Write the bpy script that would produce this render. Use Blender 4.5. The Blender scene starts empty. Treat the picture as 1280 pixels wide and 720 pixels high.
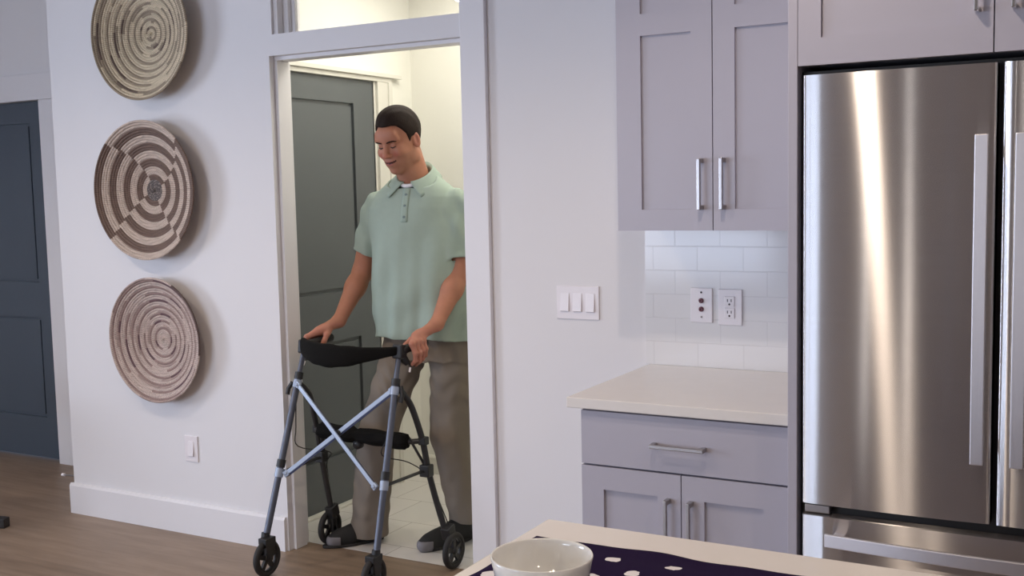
import bpy, bmesh, math, random
import numpy as np
from mathutils import Vector, Matrix
random.seed(7)
rng = np.random.default_rng(5)
sc = bpy.context.scene
COL = sc.collection
PI = math.pi

# ------------------------------------------------------------------ helpers
def tag(o, label=None, cat=None, group=None, kind=None):
    if label: o['label'] = label
    if cat: o['category'] = cat
    if group: o['group'] = group
    if kind: o['kind'] = kind
    return o

def empty(name, loc=(0, 0, 0), label=None, cat=None, group=None, kind=None, rz=0):
    o = bpy.data.objects.new(name, None)
    COL.objects.link(o)
    o.location = loc
    o.rotation_euler = (0, 0, rz)
    o.empty_display_size = 0.05
    return tag(o, label, cat, group, kind)

def link(name, me, mat=None, parent=None):
    o = bpy.data.objects.new(name, me)
    COL.objects.link(o)
    if mat is not None:
        me.materials.append(mat)
    if parent is not None:
        o.parent = parent
        # meshes are written in world coordinates unless the parent is rotated
        L = Matrix.Translation(parent_world(parent))
        o.matrix_parent_inverse = L.inverted() if not parent.get('_local') else Matrix.Identity(4)
    return o

def parent_world(p):
    # mesh parts carry world coordinates themselves, so only an Empty's own place has to be cancelled
    return Vector(p.location) if p.type == 'EMPTY' else Vector((0, 0, 0))

class MB:
    """collects simple solids into one mesh"""
    def __init__(s):
        s.v = []; s.f = []; s.sm = []
    def add(s, vs, fs, smooth=False):
        b = len(s.v)
        s.v += [tuple(map(float, v)) for v in vs]
        s.f += [tuple(i + b for i in f) for f in fs]
        s.sm += [smooth] * len(fs)
        return s
    def box(s, x0, x1, y0, y1, z0, z1):
        vs = [(x, y, z) for x in (x0, x1) for y in (y0, y1) for z in (z0, z1)]
        fs = [(0, 1, 3, 2), (4, 6, 7, 5), (0, 4, 5, 1), (2, 3, 7, 6), (0, 2, 6, 4), (1, 5, 7, 3)]
        return s.add(vs, fs)
    def obox(s, c, ax, ay, az):
        """box from centre and three half-axis vectors"""
        c, ax, ay, az = map(Vector, (c, ax, ay, az))
        vs = [c + ax * i + ay * j + az * k for i in (-1, 1) for j in (-1, 1) for k in (-1, 1)]
        fs = [(0, 1, 3, 2), (4, 6, 7, 5), (0, 4, 5, 1), (2, 3, 7, 6), (0, 2, 6, 4), (1, 5, 7, 3)]
        return s.add(vs, fs)
    def tube(s, pts, r, n=12, cap=True, flat=None):
        pts = [Vector(p) for p in pts]
        rs = r if isinstance(r, (list, tuple)) else [r] * len(pts)
        vs = []; fs = []
        prev = None
        for i, p in enumerate(pts):
            if i == 0: t = pts[1] - pts[0]
            elif i == len(pts) - 1: t = pts[-1] - pts[-2]
            else: t = (pts[i + 1] - p).normalized() + (p - pts[i - 1]).normalized()
            t.normalize()
            if prev is None:
                a = Vector((0, 0, 1)) if abs(t.z) < 0.9 else Vector((1, 0, 0))
                u = t.cross(a).normalized()
            else:
                u = (prev - t * prev.dot(t)).normalized()
            prev = u
            w = t.cross(u)
            for k in range(n):
                a = 2 * PI * k / n
                e = (flat or 1.0)
                vs.append(p + u * math.cos(a) * rs[i] + w * math.sin(a) * rs[i] * e)
        for i in range(len(pts) - 1):
            for k in range(n):
                a = i * n + k; b = i * n + (k + 1) % n
                fs.append((a, b, b + n, a + n))
        s.add(vs, fs, True)
        if cap:
            m = len(vs)
            s.add(vs[:n], [tuple(range(n))[::-1]])
            s.add(vs[m - n:], [tuple(range(n))])
        return s
    def lathe(s, prof, c, axis=(0, 0, 1), n=40, smooth=True, closed=False):
        """prof: list of (radius, height) along axis"""
        c = Vector(c); t = Vector(axis).normalized()
        a = Vector((0, 0, 1)) if abs(t.z) < 0.9 else Vector((1, 0, 0))
        u = t.cross(a).normalized(); w = t.cross(u)
        vs = []; fs = []
        for r, h in prof:
            for k in range(n):
                g = 2 * PI * k / n
                vs.append(c + t * h + (u * math.cos(g) + w * math.sin(g)) * r)
        m = len(prof)
        for i in range(m - 1 if not closed else m):
            for k in range(n):
                A = i * n + k; B = i * n + (k + 1) % n
                j = ((i + 1) % m) * n
                fs.append((A, B, j + (k + 1) % n, j + k))
        return s.add(vs, fs, smooth)
    def build(s, name, mat, parent=None, bevel=0, seg=2, weld=False):
        me = bpy.data.meshes.new(name)
        me.from_pydata(s.v, [], s.f)
        for p, q in zip(me.polygons, s.sm):
            p.use_smooth = q
        bm = bmesh.new(); bm.from_mesh(me)
        if weld:
            bmesh.ops.remove_doubles(bm, verts=bm.verts, dist=1e-5)
        bmesh.ops.recalc_face_normals(bm, faces=bm.faces)
        bm.to_mesh(me); bm.free()
        o = link(name, me, mat, parent)
        if bevel:
            b = o.modifiers.new('bevel', 'BEVEL')
            b.width = bevel; b.segments = seg; b.limit_method = 'ANGLE'; b.angle_limit = math.radians(50)
        return o

def relief(mb, xs, zs, dep, yf, yb, flip=False):
    """slab facing -Y whose front is pushed in by dep[i][j] in each grid cell"""
    nx, nz = len(xs) - 1, len(zs) - 1
    D = lambda i, j: dep[i][j] if 0 <= i < nx and 0 <= j < nz else None
    for i in range(nx):
        for j in range(nz):
            y = yf + dep[i][j]
            mb.add([(xs[i], y, zs[j]), (xs[i + 1], y, zs[j]), (xs[i + 1], y, zs[j + 1]), (xs[i], y, zs[j + 1])], [(0, 1, 2, 3)])
            mb.add([(xs[i], yb, zs[j]), (xs[i + 1], yb, zs[j]), (xs[i + 1], yb, zs[j + 1]), (xs[i], yb, zs[j + 1])], [(3, 2, 1, 0)])
            for di, dj in ((1, 0), (0, 1)):
                q = D(i + di, j + dj)
                y2 = yb if q is None else yf + q
                if abs(y2 - y) > 1e-7:
                    if di: mb.add([(xs[i + 1], y, zs[j]), (xs[i + 1], y2, zs[j]), (xs[i + 1], y2, zs[j + 1]), (xs[i + 1], y, zs[j + 1])], [(0, 1, 2, 3)])
                    else: mb.add([(xs[i], y, zs[j + 1]), (xs[i + 1], y, zs[j + 1]), (xs[i + 1], y2, zs[j + 1]), (xs[i], y2, zs[j + 1])], [(0, 1, 2, 3)])
            if i == 0: mb.add([(xs[0], y, zs[j]), (xs[0], yb, zs[j]), (xs[0], yb, zs[j + 1]), (xs[0], y, zs[j + 1])], [(3, 2, 1, 0)])
            if j == 0: mb.add([(xs[i], y, zs[0]), (xs[i + 1], y, zs[0]), (xs[i + 1], yb, zs[0]), (xs[i], yb, zs[0])], [(3, 2, 1, 0)])
    return mb

def panelled(mb, x0, x1, z0, z1, yf, yb, recs, depth):
    """recs: list of (x0,x1,z0,z1) recessed rectangles"""
    xs = sorted({x0, x1} | {r[0] for r in recs} | {r[1] for r in recs})
    zs = sorted({z0, z1} | {r[2] for r in recs} | {r[3] for r in recs})
    dep = []
    for i in range(len(xs) - 1):
        row = []
        for j in range(len(zs) - 1):
            cx = (xs[i] + xs[i + 1]) / 2; cz = (zs[j] + zs[j + 1]) / 2
            d = 0
            for r in recs:
                if r[0] < cx < r[1] and r[2] < cz < r[3]:
                    d = r[4] if len(r) > 4 else depth
            row.append(d)
        dep.append(row)
    return relief(mb, xs, zs, dep, yf, yb)

# ------------------------------------------------------------------ materials
def srgb(r, g, b):
    f = lambda c: ((c / 255) / 12.92) if c / 255 <= 0.04045 else (((c / 255) + 0.055) / 1.055) ** 2.4
    return (f(r), f(g), f(b), 1)

def mat(name, col, rough=0.5, metal=0.0, spec=0.5, noise=None, bump=None, **kw):
    m = bpy.data.materials.new(name); m.use_nodes = True
    nt = m.node_tree; b = nt.nodes['Principled BSDF']
    b.inputs['Base Color'].default_value = col
    b.inputs['Roughness'].default_value = rough
    b.inputs['Metallic'].default_value = metal
    b.inputs['Specular IOR Level'].default_value = spec
    for k, v in kw.items():
        b.inputs[k.replace('_', ' ')].default_value = v
    tc = nt.nodes.new('ShaderNodeTexCoord')
    if noise:
        sc_, amt = noise[:2]
        n = nt.nodes.new('ShaderNodeTexNoise'); n.inputs['Scale'].default_value = sc_; n.inputs['Detail'].default_value = 3
        mp = nt.nodes.new('ShaderNodeMapping')
        if len(noise) > 2: mp.inputs['Scale'].default_value = noise[2]
        nt.links.new(tc.outputs['Object'], mp.inputs[0]); nt.links.new(mp.outputs[0], n.inputs['Vector'])
        mx = nt.nodes.new('ShaderNodeMix'); mx.data_type = 'RGBA'
        mx.inputs[6].default_value = tuple(c * (1 - amt) for c in col[:3]) + (1,)
        mx.inputs[7].default_value = tuple(min(1, c * (1 + amt)) for c in col[:3]) + (1,)
        nt.links.new(n.outputs['Fac'], mx.inputs[0]); nt.links.new(mx.outputs[2], b.inputs['Base Color'])
    if bump:
        n = nt.nodes.new('ShaderNodeTexNoise'); n.inputs['Scale'].default_value = bump[0]; n.inputs['Detail'].default_value = 2
        nt.links.new(tc.outputs['Object'], n.inputs['Vector'])
        bp = nt.nodes.new('ShaderNodeBump'); bp.inputs['Strength'].default_value = bump[1]; bp.inputs['Distance'].default_value = bump[2]
        nt.links.new(n.outputs['Fac'], bp.inputs['Height']); nt.links.new(bp.outputs[0], b.inputs['Normal'])
    return m

M = {}
M['wall'] = mat('wall_paint', (0.74, 0.725, 0.735, 1), 0.65, noise=(3, 0.012), bump=(180, 0.05, 0.001))
M['hallwall'] = mat('hall_paint', (0.76, 0.75, 0.69, 1), 0.65, noise=(3, 0.012))
M['trim'] = mat('white_trim_paint', (0.76, 0.745, 0.76, 1), 0.38, noise=(4, 0.01))
M['ceiling'] = mat('ceiling_paint', (0.78, 0.76, 0.74, 1), 0.8, noise=(3, 0.01))
M['rear'] = mat('rear_wall_paint', (0.50, 0.47, 0.46, 1), 0.7, noise=(2, 0.08))
M['cab'] = mat('grey_lavender_cabinet_paint', (0.420, 0.405, 0.468, 1), 0.42, noise=(5, 0.012))
M['door'] = mat('charcoal_blue_door_paint', (0.060, 0.080, 0.105, 1), 0.38, noise=(6, 0.05))
M['halldoor'] = mat('dark_grey_green_door_paint', (0.092, 0.102, 0.108, 1), 0.32, noise=(6, 0.05))
M['quartz'] = mat('cream_quartz', (0.74, 0.705, 0.67, 1), 0.22, noise=(14, 0.03))
M['nickel'] = mat('brushed_nickel', (0.42, 0.40, 0.40, 1), 0.36, 1.0, noise=(60, 0.05))
M['chrome'] = mat('polished_nickel', (0.8, 0.8, 0.8, 1), 0.12, 1.0, noise=(60, 0.03))
M['blackgap'] = mat('black_fridge_case', (0.012, 0.011, 0.011, 1), 0.5, noise=(20, 0.1))
M['darkplastic'] = mat('black_plastic', (0.014, 0.014, 0.015, 1), 0.45, noise=(30, 0.1))
M['rubber'] = mat('black_rubber', (0.016, 0.015, 0.015, 1), 0.65, noise=(30, 0.1))
M['fabricblack'] = mat('black_padded_fabric', (0.007, 0.0065, 0.006, 1), 0.95, spec=0.15, noise=(90, 0.25), bump=(300, 0.4, 0.002))
M['tube'] = mat('blue_grey_anodised_tube', (0.11, 0.12, 0.15, 1), 0.42, 0.6, noise=(20, 0.05))
M['darktube'] = mat('dark_grey_anodised_tube', (0.05, 0.05, 0.052, 1), 0.38, 0.6, noise=(20, 0.05))
M['brace'] = mat('pale_blue_aluminium', (0.34, 0.39, 0.48, 1), 0.45, 0.35, noise=(20, 0.03))
M['braceedge'] = mat('navy_blue_brace_edge', (0.02, 0.03, 0.10, 1), 0.4, 0.2, noise=(20, 0.03))
M['plate'] = mat('white_switch_plastic', (0.78, 0.74, 0.76, 1), 0.3, noise=(20, 0.01))
M['slot'] = mat('dark_socket_hole', (0.03, 0.02, 0.025, 1), 0.5, noise=(20, 0.1))
M['redjack'] = mat('dull_maroon_jack', (0.16, 0.06, 0.08, 1), 0.4, noise=(20, 0.1))
M['ceramic'] = mat('white_glazed_ceramic', (0.78, 0.78, 0.76, 1), 0.08, noise=(10, 0.01), Coat_Weight=0.6, Coat_Roughness=0.03)
M['shirt'] = mat('sage_green_knit', (0.335, 0.410, 0.350, 1), 0.9, spec=0.2, noise=(35, 0.05), bump=(500, 0.15, 0.001))
M['collarfab'] = mat('sage_green_collar_knit', (0.315, 0.390, 0.332, 1), 0.9, spec=0.2, noise=(35, 0.05))
M['button'] = mat('grey_green_button', (0.12, 0.17, 0.16, 1), 0.3, noise=(30, 0.05))
M['tee'] = mat('white_cotton', (0.75, 0.74, 0.76, 1), 0.9, noise=(60, 0.03))
M['trouser'] = mat('taupe_cotton_twill', (0.225, 0.190, 0.155, 1), 0.9, spec=0.2, noise=(9, 0.07), bump=(400, 0.2, 0.001))
M['hair'] = mat('dark_brown_hair', (0.020, 0.012, 0.009, 1), 0.75, spec=0.15, noise=(120, 0.35, (1, 1, 0.25)), bump=(260, 0.6, 0.003))
M['lash'] = mat('dark_lash', (0.03, 0.015, 0.012, 1), 0.6, noise=(60, 0.1))
M['shoe'] = mat('black_knit_shoe', (0.010, 0.010, 0.011, 1), 0.75, noise=(60, 0.2))
M['shoecap'] = mat('grey_rubber_toe', (0.17, 0.16, 0.17, 1), 0.6, noise=(40, 0.05))
M['darkwood'] = mat('espresso_wood', (0.012, 0.008, 0.006, 1), 0.4, noise=(9, 0.3, (1, 8, 8)))
M['islandbase'] = mat('island_cabinet_paint', (0.42, 0.41, 0.46, 1), 0.45, noise=(5, 0.01))
M['greenish'] = mat('hall_trim_paint', (0.66, 0.64, 0.58, 1), 0.42, noise=(5, 0.01))

def skin_mat():
    m = mat('skin', (0.42, 0.20, 0.135, 1), 0.58, spec=0.35, Subsurface_Weight=0.12, Subsurface_Scale=0.02)
    nt = m.node_tree; b = nt.nodes['Principled BSDF']
    b.inputs['Subsurface Radius'].default_value = (1, 0.35, 0.2)
    a = nt.nodes.new('ShaderNodeAttribute'); a.attribute_name = 'skin_col'
    n = nt.nodes.new('ShaderNodeTexNoise'); n.inputs['Scale'].default_value = 28; n.inputs['Detail'].default_value = 3
    tc = nt.nodes.new('ShaderNodeTexCoord'); nt.links.new(tc.outputs['Object'], n.inputs['Vector'])
    mr = nt.nodes.new('ShaderNodeMapRange'); mr.inputs[3].default_value = 0.86; mr.inputs[4].default_value = 1.12
    nt.links.new(n.outputs['Fac'], mr.inputs[0])
    vm = nt.nodes.new('ShaderNodeVectorMath'); vm.operation = 'SCALE'
    nt.links.new(a.outputs['Color'], vm.inputs[0]); nt.links.new(mr.outputs[0], vm.inputs['Scale'])
    nt.links.new(vm.outputs[0], b.inputs['Base Color'])
    return m
M['skin'] = skin_mat()

def attr_mat(name, attr, rough):
    m = mat(name, (0.5, 0.5, 0.5, 1), rough)
    nt = m.node_tree; b = nt.nodes['Principled BSDF']
    a = nt.nodes.new('ShaderNodeAttribute'); a.attribute_name = attr
    nt.links.new(a.outputs['Color'], b.inputs['Base Color'])
    return m
M['basket'] = attr_mat('woven_grass_coils', 'weave', 0.75)

def floor_wood():
    m = mat('oak_plank_floor', (0.2, 0.14, 0.1, 1), 0.42, spec=0.4)
    nt = m.node_tree; b = nt.nodes['Principled BSDF']
    tc = nt.nodes.new('ShaderNodeTexCoord')
    br = nt.nodes.new('ShaderNodeTexBrick')
    br.offset = 0.37; br.inputs['Scale'].default_value = 1.0
    br.inputs['Brick Width'].default_value = 1.5; br.inputs['Row Height'].default_value = 0.18
    br.inputs['Mortar Size'].default_value = 0.0012; br.inputs['Mortar Smooth'].default_value = 0.3
    br.inputs['Color1'].default_value = (0.25, 0.25, 0.25, 1); br.inputs['Color2'].default_value = (0.75, 0.75, 0.75, 1)
    br.inputs['Mortar'].default_value = (0.2, 0.2, 0.2, 1)
    nt.links.new(tc.outputs['Object'], br.inputs['Vector'])
    mp = nt.nodes.new('ShaderNodeMapping'); mp.inputs['Scale'].default_value = (1.3, 11, 1)
    nt.links.new(tc.outputs['Object'], mp.inputs[0])
    n = nt.nodes.new('ShaderNodeTexNoise'); n.inputs['Scale'].default_value = 1.6; n.inputs['Detail'].default_value = 6; n.inputs['Roughness'].default_value = 0.6
    nt.links.new(mp.outputs[0], n.inputs['Vector'])
    mx = nt.nodes.new('ShaderNodeMath'); mx.operation = 'MULTIPLY_ADD'; mx.inputs[1].default_value = 0.28
    sep = nt.nodes.new('ShaderNodeSeparateColor'); nt.links.new(br.outputs['Color'], sep.inputs[0])
    nt.links.new(sep.outputs[0], mx.inputs[0])
    ms = nt.nodes.new('ShaderNodeMath'); ms.operation = 'MULTIPLY'; ms.inputs[1].default_value = 0.72
    nt.links.new(n.outputs['Fac'], ms.inputs[0]); nt.links.new(ms.outputs[0], mx.inputs[2])
    cr = nt.nodes.new('ShaderNodeValToRGB')
    cr.color_ramp.elements[0].position = 0.25; cr.color_ramp.elements[0].color = (0.155, 0.107, 0.072, 1)
    cr.color_ramp.elements[1].position = 0.75; cr.color_ramp.elements[1].color = (0.36, 0.262, 0.185, 1)
    nt.links.new(mx.outputs[0], cr.inputs[0])
    nt.links.new(cr.outputs[0], b.inputs['Base Color'])
    bp = nt.nodes.new('ShaderNodeBump'); bp.inputs['Strength'].default_value = 0.15; bp.inputs['Distance'].default_value = 0.002
    nt.links.new(n.outputs['Fac'], bp.inputs['Height']); nt.links.new(bp.outputs[0], b.inputs['Normal'])
    return m
M['wood'] = floor_wood()

def brick_mat(name, c1, c2, mortar, w, h, mort, rough, off=0.5, axes='xz', bump=0.4, shift=(0, 0, 0)):
    m = mat(name, c1, rough)
    nt = m.node_tree; b = nt.nodes['Principled BSDF']
    tc = nt.nodes.new('ShaderNodeTexCoord')
    sp = nt.nodes.new('ShaderNodeSeparateXYZ'); cb = nt.nodes.new('ShaderNodeCombineXYZ')
    nt.links.new(tc.outputs['Object'], sp.inputs[0])
    nt.links.new(sp.outputs[0], cb.inputs[0]); nt.links.new(sp.outputs[2 if axes == 'xz' else 1], cb.inputs[1])
    mp = nt.nodes.new('ShaderNodeMapping'); mp.inputs['Location'].default_value = shift
    nt.links.new(cb.outputs[0], mp.inputs[0])
    br = nt.nodes.new('ShaderNodeTexBrick'); br.offset = off
    br.inputs['Scale'].default_value = 1; br.inputs['Brick Width'].default_value = w; br.inputs['Row Height'].default_value = h
    br.inputs['Mortar Size'].default_value = mort; br.inputs['Mortar Smooth'].default_value = 0.4
    br.inputs['Color1'].default_value = c1; br.inputs['Color2'].default_value = c2; br.inputs['Mortar'].default_value = mortar
    nt.links.new(mp.outputs[0], br.inputs['Vector']); nt.links.new(br.outputs['Color'], b.inputs['Base Color'])
    bp = nt.nodes.new('ShaderNodeBump'); bp.invert = True; bp.inputs['Strength'].default_value = bump; bp.inputs['Distance'].default_value = 0.002
    nt.links.new(br.outputs['Fac'], bp.inputs['Height']); nt.links.new(bp.outputs[0], b.inputs['Normal'])
    return m
M['subway'] = brick_mat('white_subway_tile', (0.75, 0.74, 0.745, 1), (0.735, 0.73, 0.735, 1), (0.69, 0.68, 0.69, 1), 0.156, 0.0805, 0.0016, 0.12, shift=(0.05, -0.894, 0))
M['floortile'] = brick_mat('white_floor_tile', (0.66, 0.63, 0.60, 1), (0.62, 0.60, 0.57, 1), (0.36, 0.34, 0.31, 1), 0.3, 0.3, 0.0022, 0.25, axes='xy', bump=0.3, shift=(0.08, 0.05, 0), off=0.5)

def steel_mat():
    """horizontally brushed steel: reflections smear up and down, hardly sideways"""
    m = mat('brushed_stainless_steel', (0.56, 0.53, 0.51, 1), 0.30, 1.0)
    nt = m.node_tree
    out = [n for n in nt.nodes if n.type == 'OUTPUT_MATERIAL'][0]
    g = nt.nodes.new('ShaderNodeBsdfAnisotropic')
    g.inputs['Color'].default_value = (0.60, 0.57, 0.55, 1)
    g.inputs['Roughness'].default_value = 0.24; g.inputs['Anisotropy'].default_value = 0.84
    tg = nt.nodes.new('ShaderNodeTangent'); tg.direction_type = 'UV_MAP'; tg.uv_map = 'UVMap'
    nt.links.new(tg.outputs[0], g.inputs['Tangent'])
    tc = nt.nodes.new('ShaderNodeTexCoord')
    mp = nt.nodes.new('ShaderNodeMapping'); mp.inputs['Scale'].default_value = (2, 2, 260)
    nt.links.new(tc.outputs['Object'], mp.inputs[0])
    n = nt.nodes.new('ShaderNodeTexNoise'); n.inputs['Scale'].default_value = 1; n.inputs['Detail'].default_value = 2
    nt.links.new(mp.outputs[0], n.inputs['Vector'])
    mx = nt.nodes.new('ShaderNodeMix'); mx.data_type = 'RGBA'
    mx.inputs[6].default_value = (0.62, 0.605, 0.61, 1); mx.inputs[7].default_value = (0.68, 0.665, 0.67, 1)
    nt.links.new(n.outputs['Fac'], mx.inputs[0]); nt.links.new(mx.outputs[2], g.inputs['Color'])
    nt.links.new(g.outputs[0], out.inputs['Surface'])
    return m
M['steel'] = steel_mat()

M['satin'] = mat('satin_handle_steel', (0.80, 0.78, 0.81, 1), 0.45, 1.0, noise=(40, 0.02))

def add_uv(o, ax=0, az=2):
    me = o.data
    uv = me.uv_layers.new(name='UVMap')
    for l in me.loops:
        co = me.vertices[l.vertex_index].co
        uv.data[l.index].uv = (co[ax], co[az])

def glass_mat():
    m = bpy.data.materials.new('clear_window_glass'); m.use_nodes = True
    nt = m.node_tree
    for n in list(nt.nodes): nt.nodes.remove(n)
    o = nt.nodes.new('ShaderNodeOutputMaterial'); t = nt.nodes.new('ShaderNodeBsdfTransparent'); g = nt.nodes.new('ShaderNodeBsdfGlossy')
    g.inputs['Roughness'].default_value = 0.02
    f = nt.nodes.new('ShaderNodeFresnel'); f.inputs[0].default_value = 1.45
    mx = nt.nodes.new('ShaderNodeMixShader')
    nt.links.new(f.outputs[0], mx.inputs[0]); nt.links.new(t.outputs[0], mx.inputs[1]); nt.links.new(g.outputs[0], mx.inputs[2])
    nt.links.new(mx.outputs[0], o.inputs[0])
    return m
M['glass'] = glass_mat()

def emit_mat(name, col, s):
    m = bpy.data.materials.new(name); m.use_nodes = True
    b = m.node_tree.nodes['Principled BSDF']
    b.inputs['Base Color'].default_value = col
    b.inputs['Emission Color'].default_value = col; b.inputs['Emission Strength'].default_value = s
    return m
M['bulb'] = emit_mat('lit_bulb', (1, 0.95, 0.82, 1), 12)

# ------------------------------------------------------------------ camera
px, py = 640.0, 360.0
v1 = np.array([-1825., 290.]); v2 = np.array([1403., 219.])
fpx = math.sqrt(-((v1[0] - px) * (v2[0] - px) + (v1[1] - py) * (v2[1] - py)))
Xc = -np.array([v1[0] - px, v1[1] - py, fpx]); Xc /= np.linalg.norm(Xc)
Yc = np.array([v2[0] - px, v2[1] - py, fpx]); Yc -= Xc * (Xc @ Yc); Yc /= np.linalg.norm(Yc)
Zc = np.cross(Xc, Yc); Zc = Zc if Zc[1] < 0 else -Zc
Mw = np.stack([Xc, Yc, Zc])
Rm = Mw @ np.diag([1, -1, -1])
cam = bpy.data.cameras.new('camera'); co = bpy.data.objects.new('camera', cam); COL.objects.link(co)
cam.sensor_width = 36; cam.lens = fpx / 1280 * 36; cam.clip_start = 0.02
mw = Matrix([list(map(float, r)) for r in Rm]).to_4x4(); mw.translation = (0, -3.457, 1.5)
co.matrix_world = mw
sc.camera = co

# ------------------------------------------------------------------ room shell
CH = 2.75
XL, XR, YB = -8.0, 3.2, -7.5
XCOR = -4.35
OX0, OX1, OZ = -3.03, -2.112, 2.055          # doorway opening
TX0, TX1, TZ0, TZ1 = -3.01, -2.112, 2.14, 2.52  # transom opening
WT = 0.128

def wall_holes(name, x0, x1, z0, z1, y0, y1, holes, m):
    xs = sorted({x0, x1} | {h[0] for h in holes} | {h[1] for h in holes})
    zs = sorted({z0, z1} | {h[2] for h in holes} | {h[3] for h in holes})
    mb = MB()
    for i in range(len(xs) - 1):
        for j in range(len(zs) - 1):
            cx = (xs[i] + xs[i + 1]) / 2; cz = (zs[j] + zs[j + 1]) / 2
            if any(h[0] < cx < h[1] and h[2] < cz < h[3] for h in holes): continue
            mb.box(xs[i], xs[i + 1], y0, y1, zs[j], zs[j + 1])
    o = mb.build(name, m, None)
    bm = bmesh.new(); bm.from_mesh(o.data)
    bmesh.ops.remove_doubles(bm, verts=bm.verts, dist=1e-5)
    # drop interior faces shared by two boxes
    seen = {}
    for f in bm.faces:
        k = tuple(sorted(v.index for v in f.verts)); seen.setdefault(k, []).append(f)
    kill = [f for fs in seen.values() if len(fs) > 1 for f in fs]
    bmesh.ops.delete(bm, geom=kill, context='FACES')
    bmesh.ops.recalc_face_normals(bm, faces=bm.faces)
    bm.to_mesh(o.data); bm.free()
    return tag(o, kind='structure')

def rot_shell(o, m4):
    o.data.transform(m4)
    return o

tag(MB().box(XL, XR, YB, 0.128, -0.06, 0).box(XL, XCOR - 0.0005, 0.128, 0.9, -0.06, 0).build('floor', M['wood']), kind='structure')
tag(MB().box(-3.4, -1.5, 0.1285, 1.5, -0.06, 0.001).build('floor_hall', M['floortile']), kind='structure')
tag(MB().box(XL, XR, YB, 0.9, CH, CH + 0.08).build('ceiling', M['ceiling']), kind='structure')
tag(MB().box(-3.4, -1.5, 0.129, 1.5, 2.6, 2.66).build('ceiling_hall', M['ceiling']), kind='structure')
wall_holes('wall_front', XCOR, XR, 0, CH, 0, WT, [(OX0, OX1, 0, OZ), (TX0, TX1, TZ0, TZ1)], M['wall'])
tag(MB().box(XCOR, XCOR + 0.12, WT, 0.631, 0, CH).build('wall_return', M['wall']), kind='structure')
DX0, DX1, DZ = -6.06, -5.235, 2.045
wall_holes('wall_alcove', XL, XCOR, 0, CH, 0.631, 0.75, [(DX0, DX1, 0, DZ)], M['wall'])
# left wall with its window, rear wall with a window and added streak slits, right wall
o = wall_holes('wall_left', -7.5, 0.75, 0, CH, 0, 0.12, [(-4.5, -2.5, 0.5, 2.35)], M['wall'])
rot_shell(o, Matrix.Translation((XL, 0, 0)) @ Matrix.Rotation(PI / 2, 4, 'Z'))
wall_holes('wall_back', XL, XR, 0, CH, YB - 0.12, YB, [(-6.6, -3.05, 0.5, 2.35), (-2.2, -2.12, 0.4, 2.35), (-1.45, -1.39, 0.4, 2.35), (-0.76, -0.72, 0.4, 2.35)], M['rear'])  # narrow slits added so the fridge steel reflects bright streaks
tag(MB().box(XR, XR + 0.1, YB, 0.128, 0, CH).build('wall_right', M['wall']), kind='structure')
# hall walls
o = wall_holes('wall_hall_left', 0.1285, 1.32, 0, 2.6, 0, 0.1, [(0.16, 0.985, 0, 2.04)], M['hallwall'])
rot_shell(o, Matrix.Translation((-3.236, 0, 0)) @ Matrix.Rotation(PI / 2, 4, 'Z'))
tag(MB().box(-3.34, -1.6, 1.32, 1.42, 0, 2.6).build('wall_hall_back', M['hallwall']), kind='structure')
tag(MB().box(-1.7, -1.6, 0.1285, 1.32, 0, 2.6).build('wall_hall_right', M['hallwall']), kind='structure')

# windows of the left and rear wall
def window(name, x0, x1, z0, z1, m4, panes=2):
    e = empty(name, kind='structure')
    mb = MB(); w = 0.05
    mb.box(x0, x1, 0.02, 0.08, z0, z0 + w).box(x0, x1, 0.02, 0.08, z1 - w, z1)
    for i in range(panes + 1):
        c = x0 + (x1 - x0 - w) * i / panes
        mb.box(c, c + w, 0.02, 0.08, z0 + w, z1 - w)
    f = mb.build('window_frame', M['trim'], e); f.data.transform(m4)
    g = MB().box(x0 + w, x1 - w, 0.048, 0.052, z0 + w, z1 - w).build('window_pane', M['glass'], e); g.data.transform(m4)
    return e
window('window_1', -4.5, -2.5, 0.5, 2.35, Matrix.Translation((XL, 0, 0)) @ Matrix.Rotation(PI / 2, 4, 'Z'), 2)
window('window_2', -6.6, -3.05, 0.5, 2.35, Matrix.Translation((0, YB - 0.12, 0)))


# transom window above the doorway
tw = empty('window_4', kind='structure')
mb = MB()
mb.box(TX0, TX0 + 0.022, 0.012, WT - 0.03, TZ0, TZ1).box(TX0 + 0.022, TX0 + 0.05, 0.045, WT - 0.03, TZ0, TZ1).box(TX0 + 0.05, TX0 + 0.068, 0.065, WT - 0.03, TZ0, TZ1)
mb.box(TX0 + 0.068, TX1, 0.065, WT - 0.03, TZ0, TZ0 + 0.004).box(TX0, TX1, 0.02, WT - 0.03, TZ1 - 0.03, TZ1)
mb.build('window_frame', M['trim'], tw, bevel=0.002)
MB().box(TX0 + 0.068, TX1, 0.078, 0.082, TZ0 + 0.004, TZ1 - 0.03).build('window_pane', M['glass'], tw)

# trims of the doorway
tag(MB().box(OX1, OX1 + 0.105, -0.02, 0, 0, CH).build('trim_1', M['trim'], bevel=0.003), kind='structure')
tag(MB().box(OX0, OX0 + 0.016, 0.028, 0.1, 0, OZ - 0.016).box(OX0, OX1, 0.028, 0.1, OZ - 0.016, OZ).box(OX1 - 0.016, OX1, 0.028, 0.1, 0, OZ - 0.016)
    .build('trim_2', M['trim'], bevel=0.002), kind='structure')
# hall-side casing of the doorway
tag(MB().box(OX1, OX1 + 0.09, WT + 0.001, WT + 0.018, 0.001, 2.14).build('trim_3', M['greenish'], bevel=0.002), kind='structure')

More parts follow.
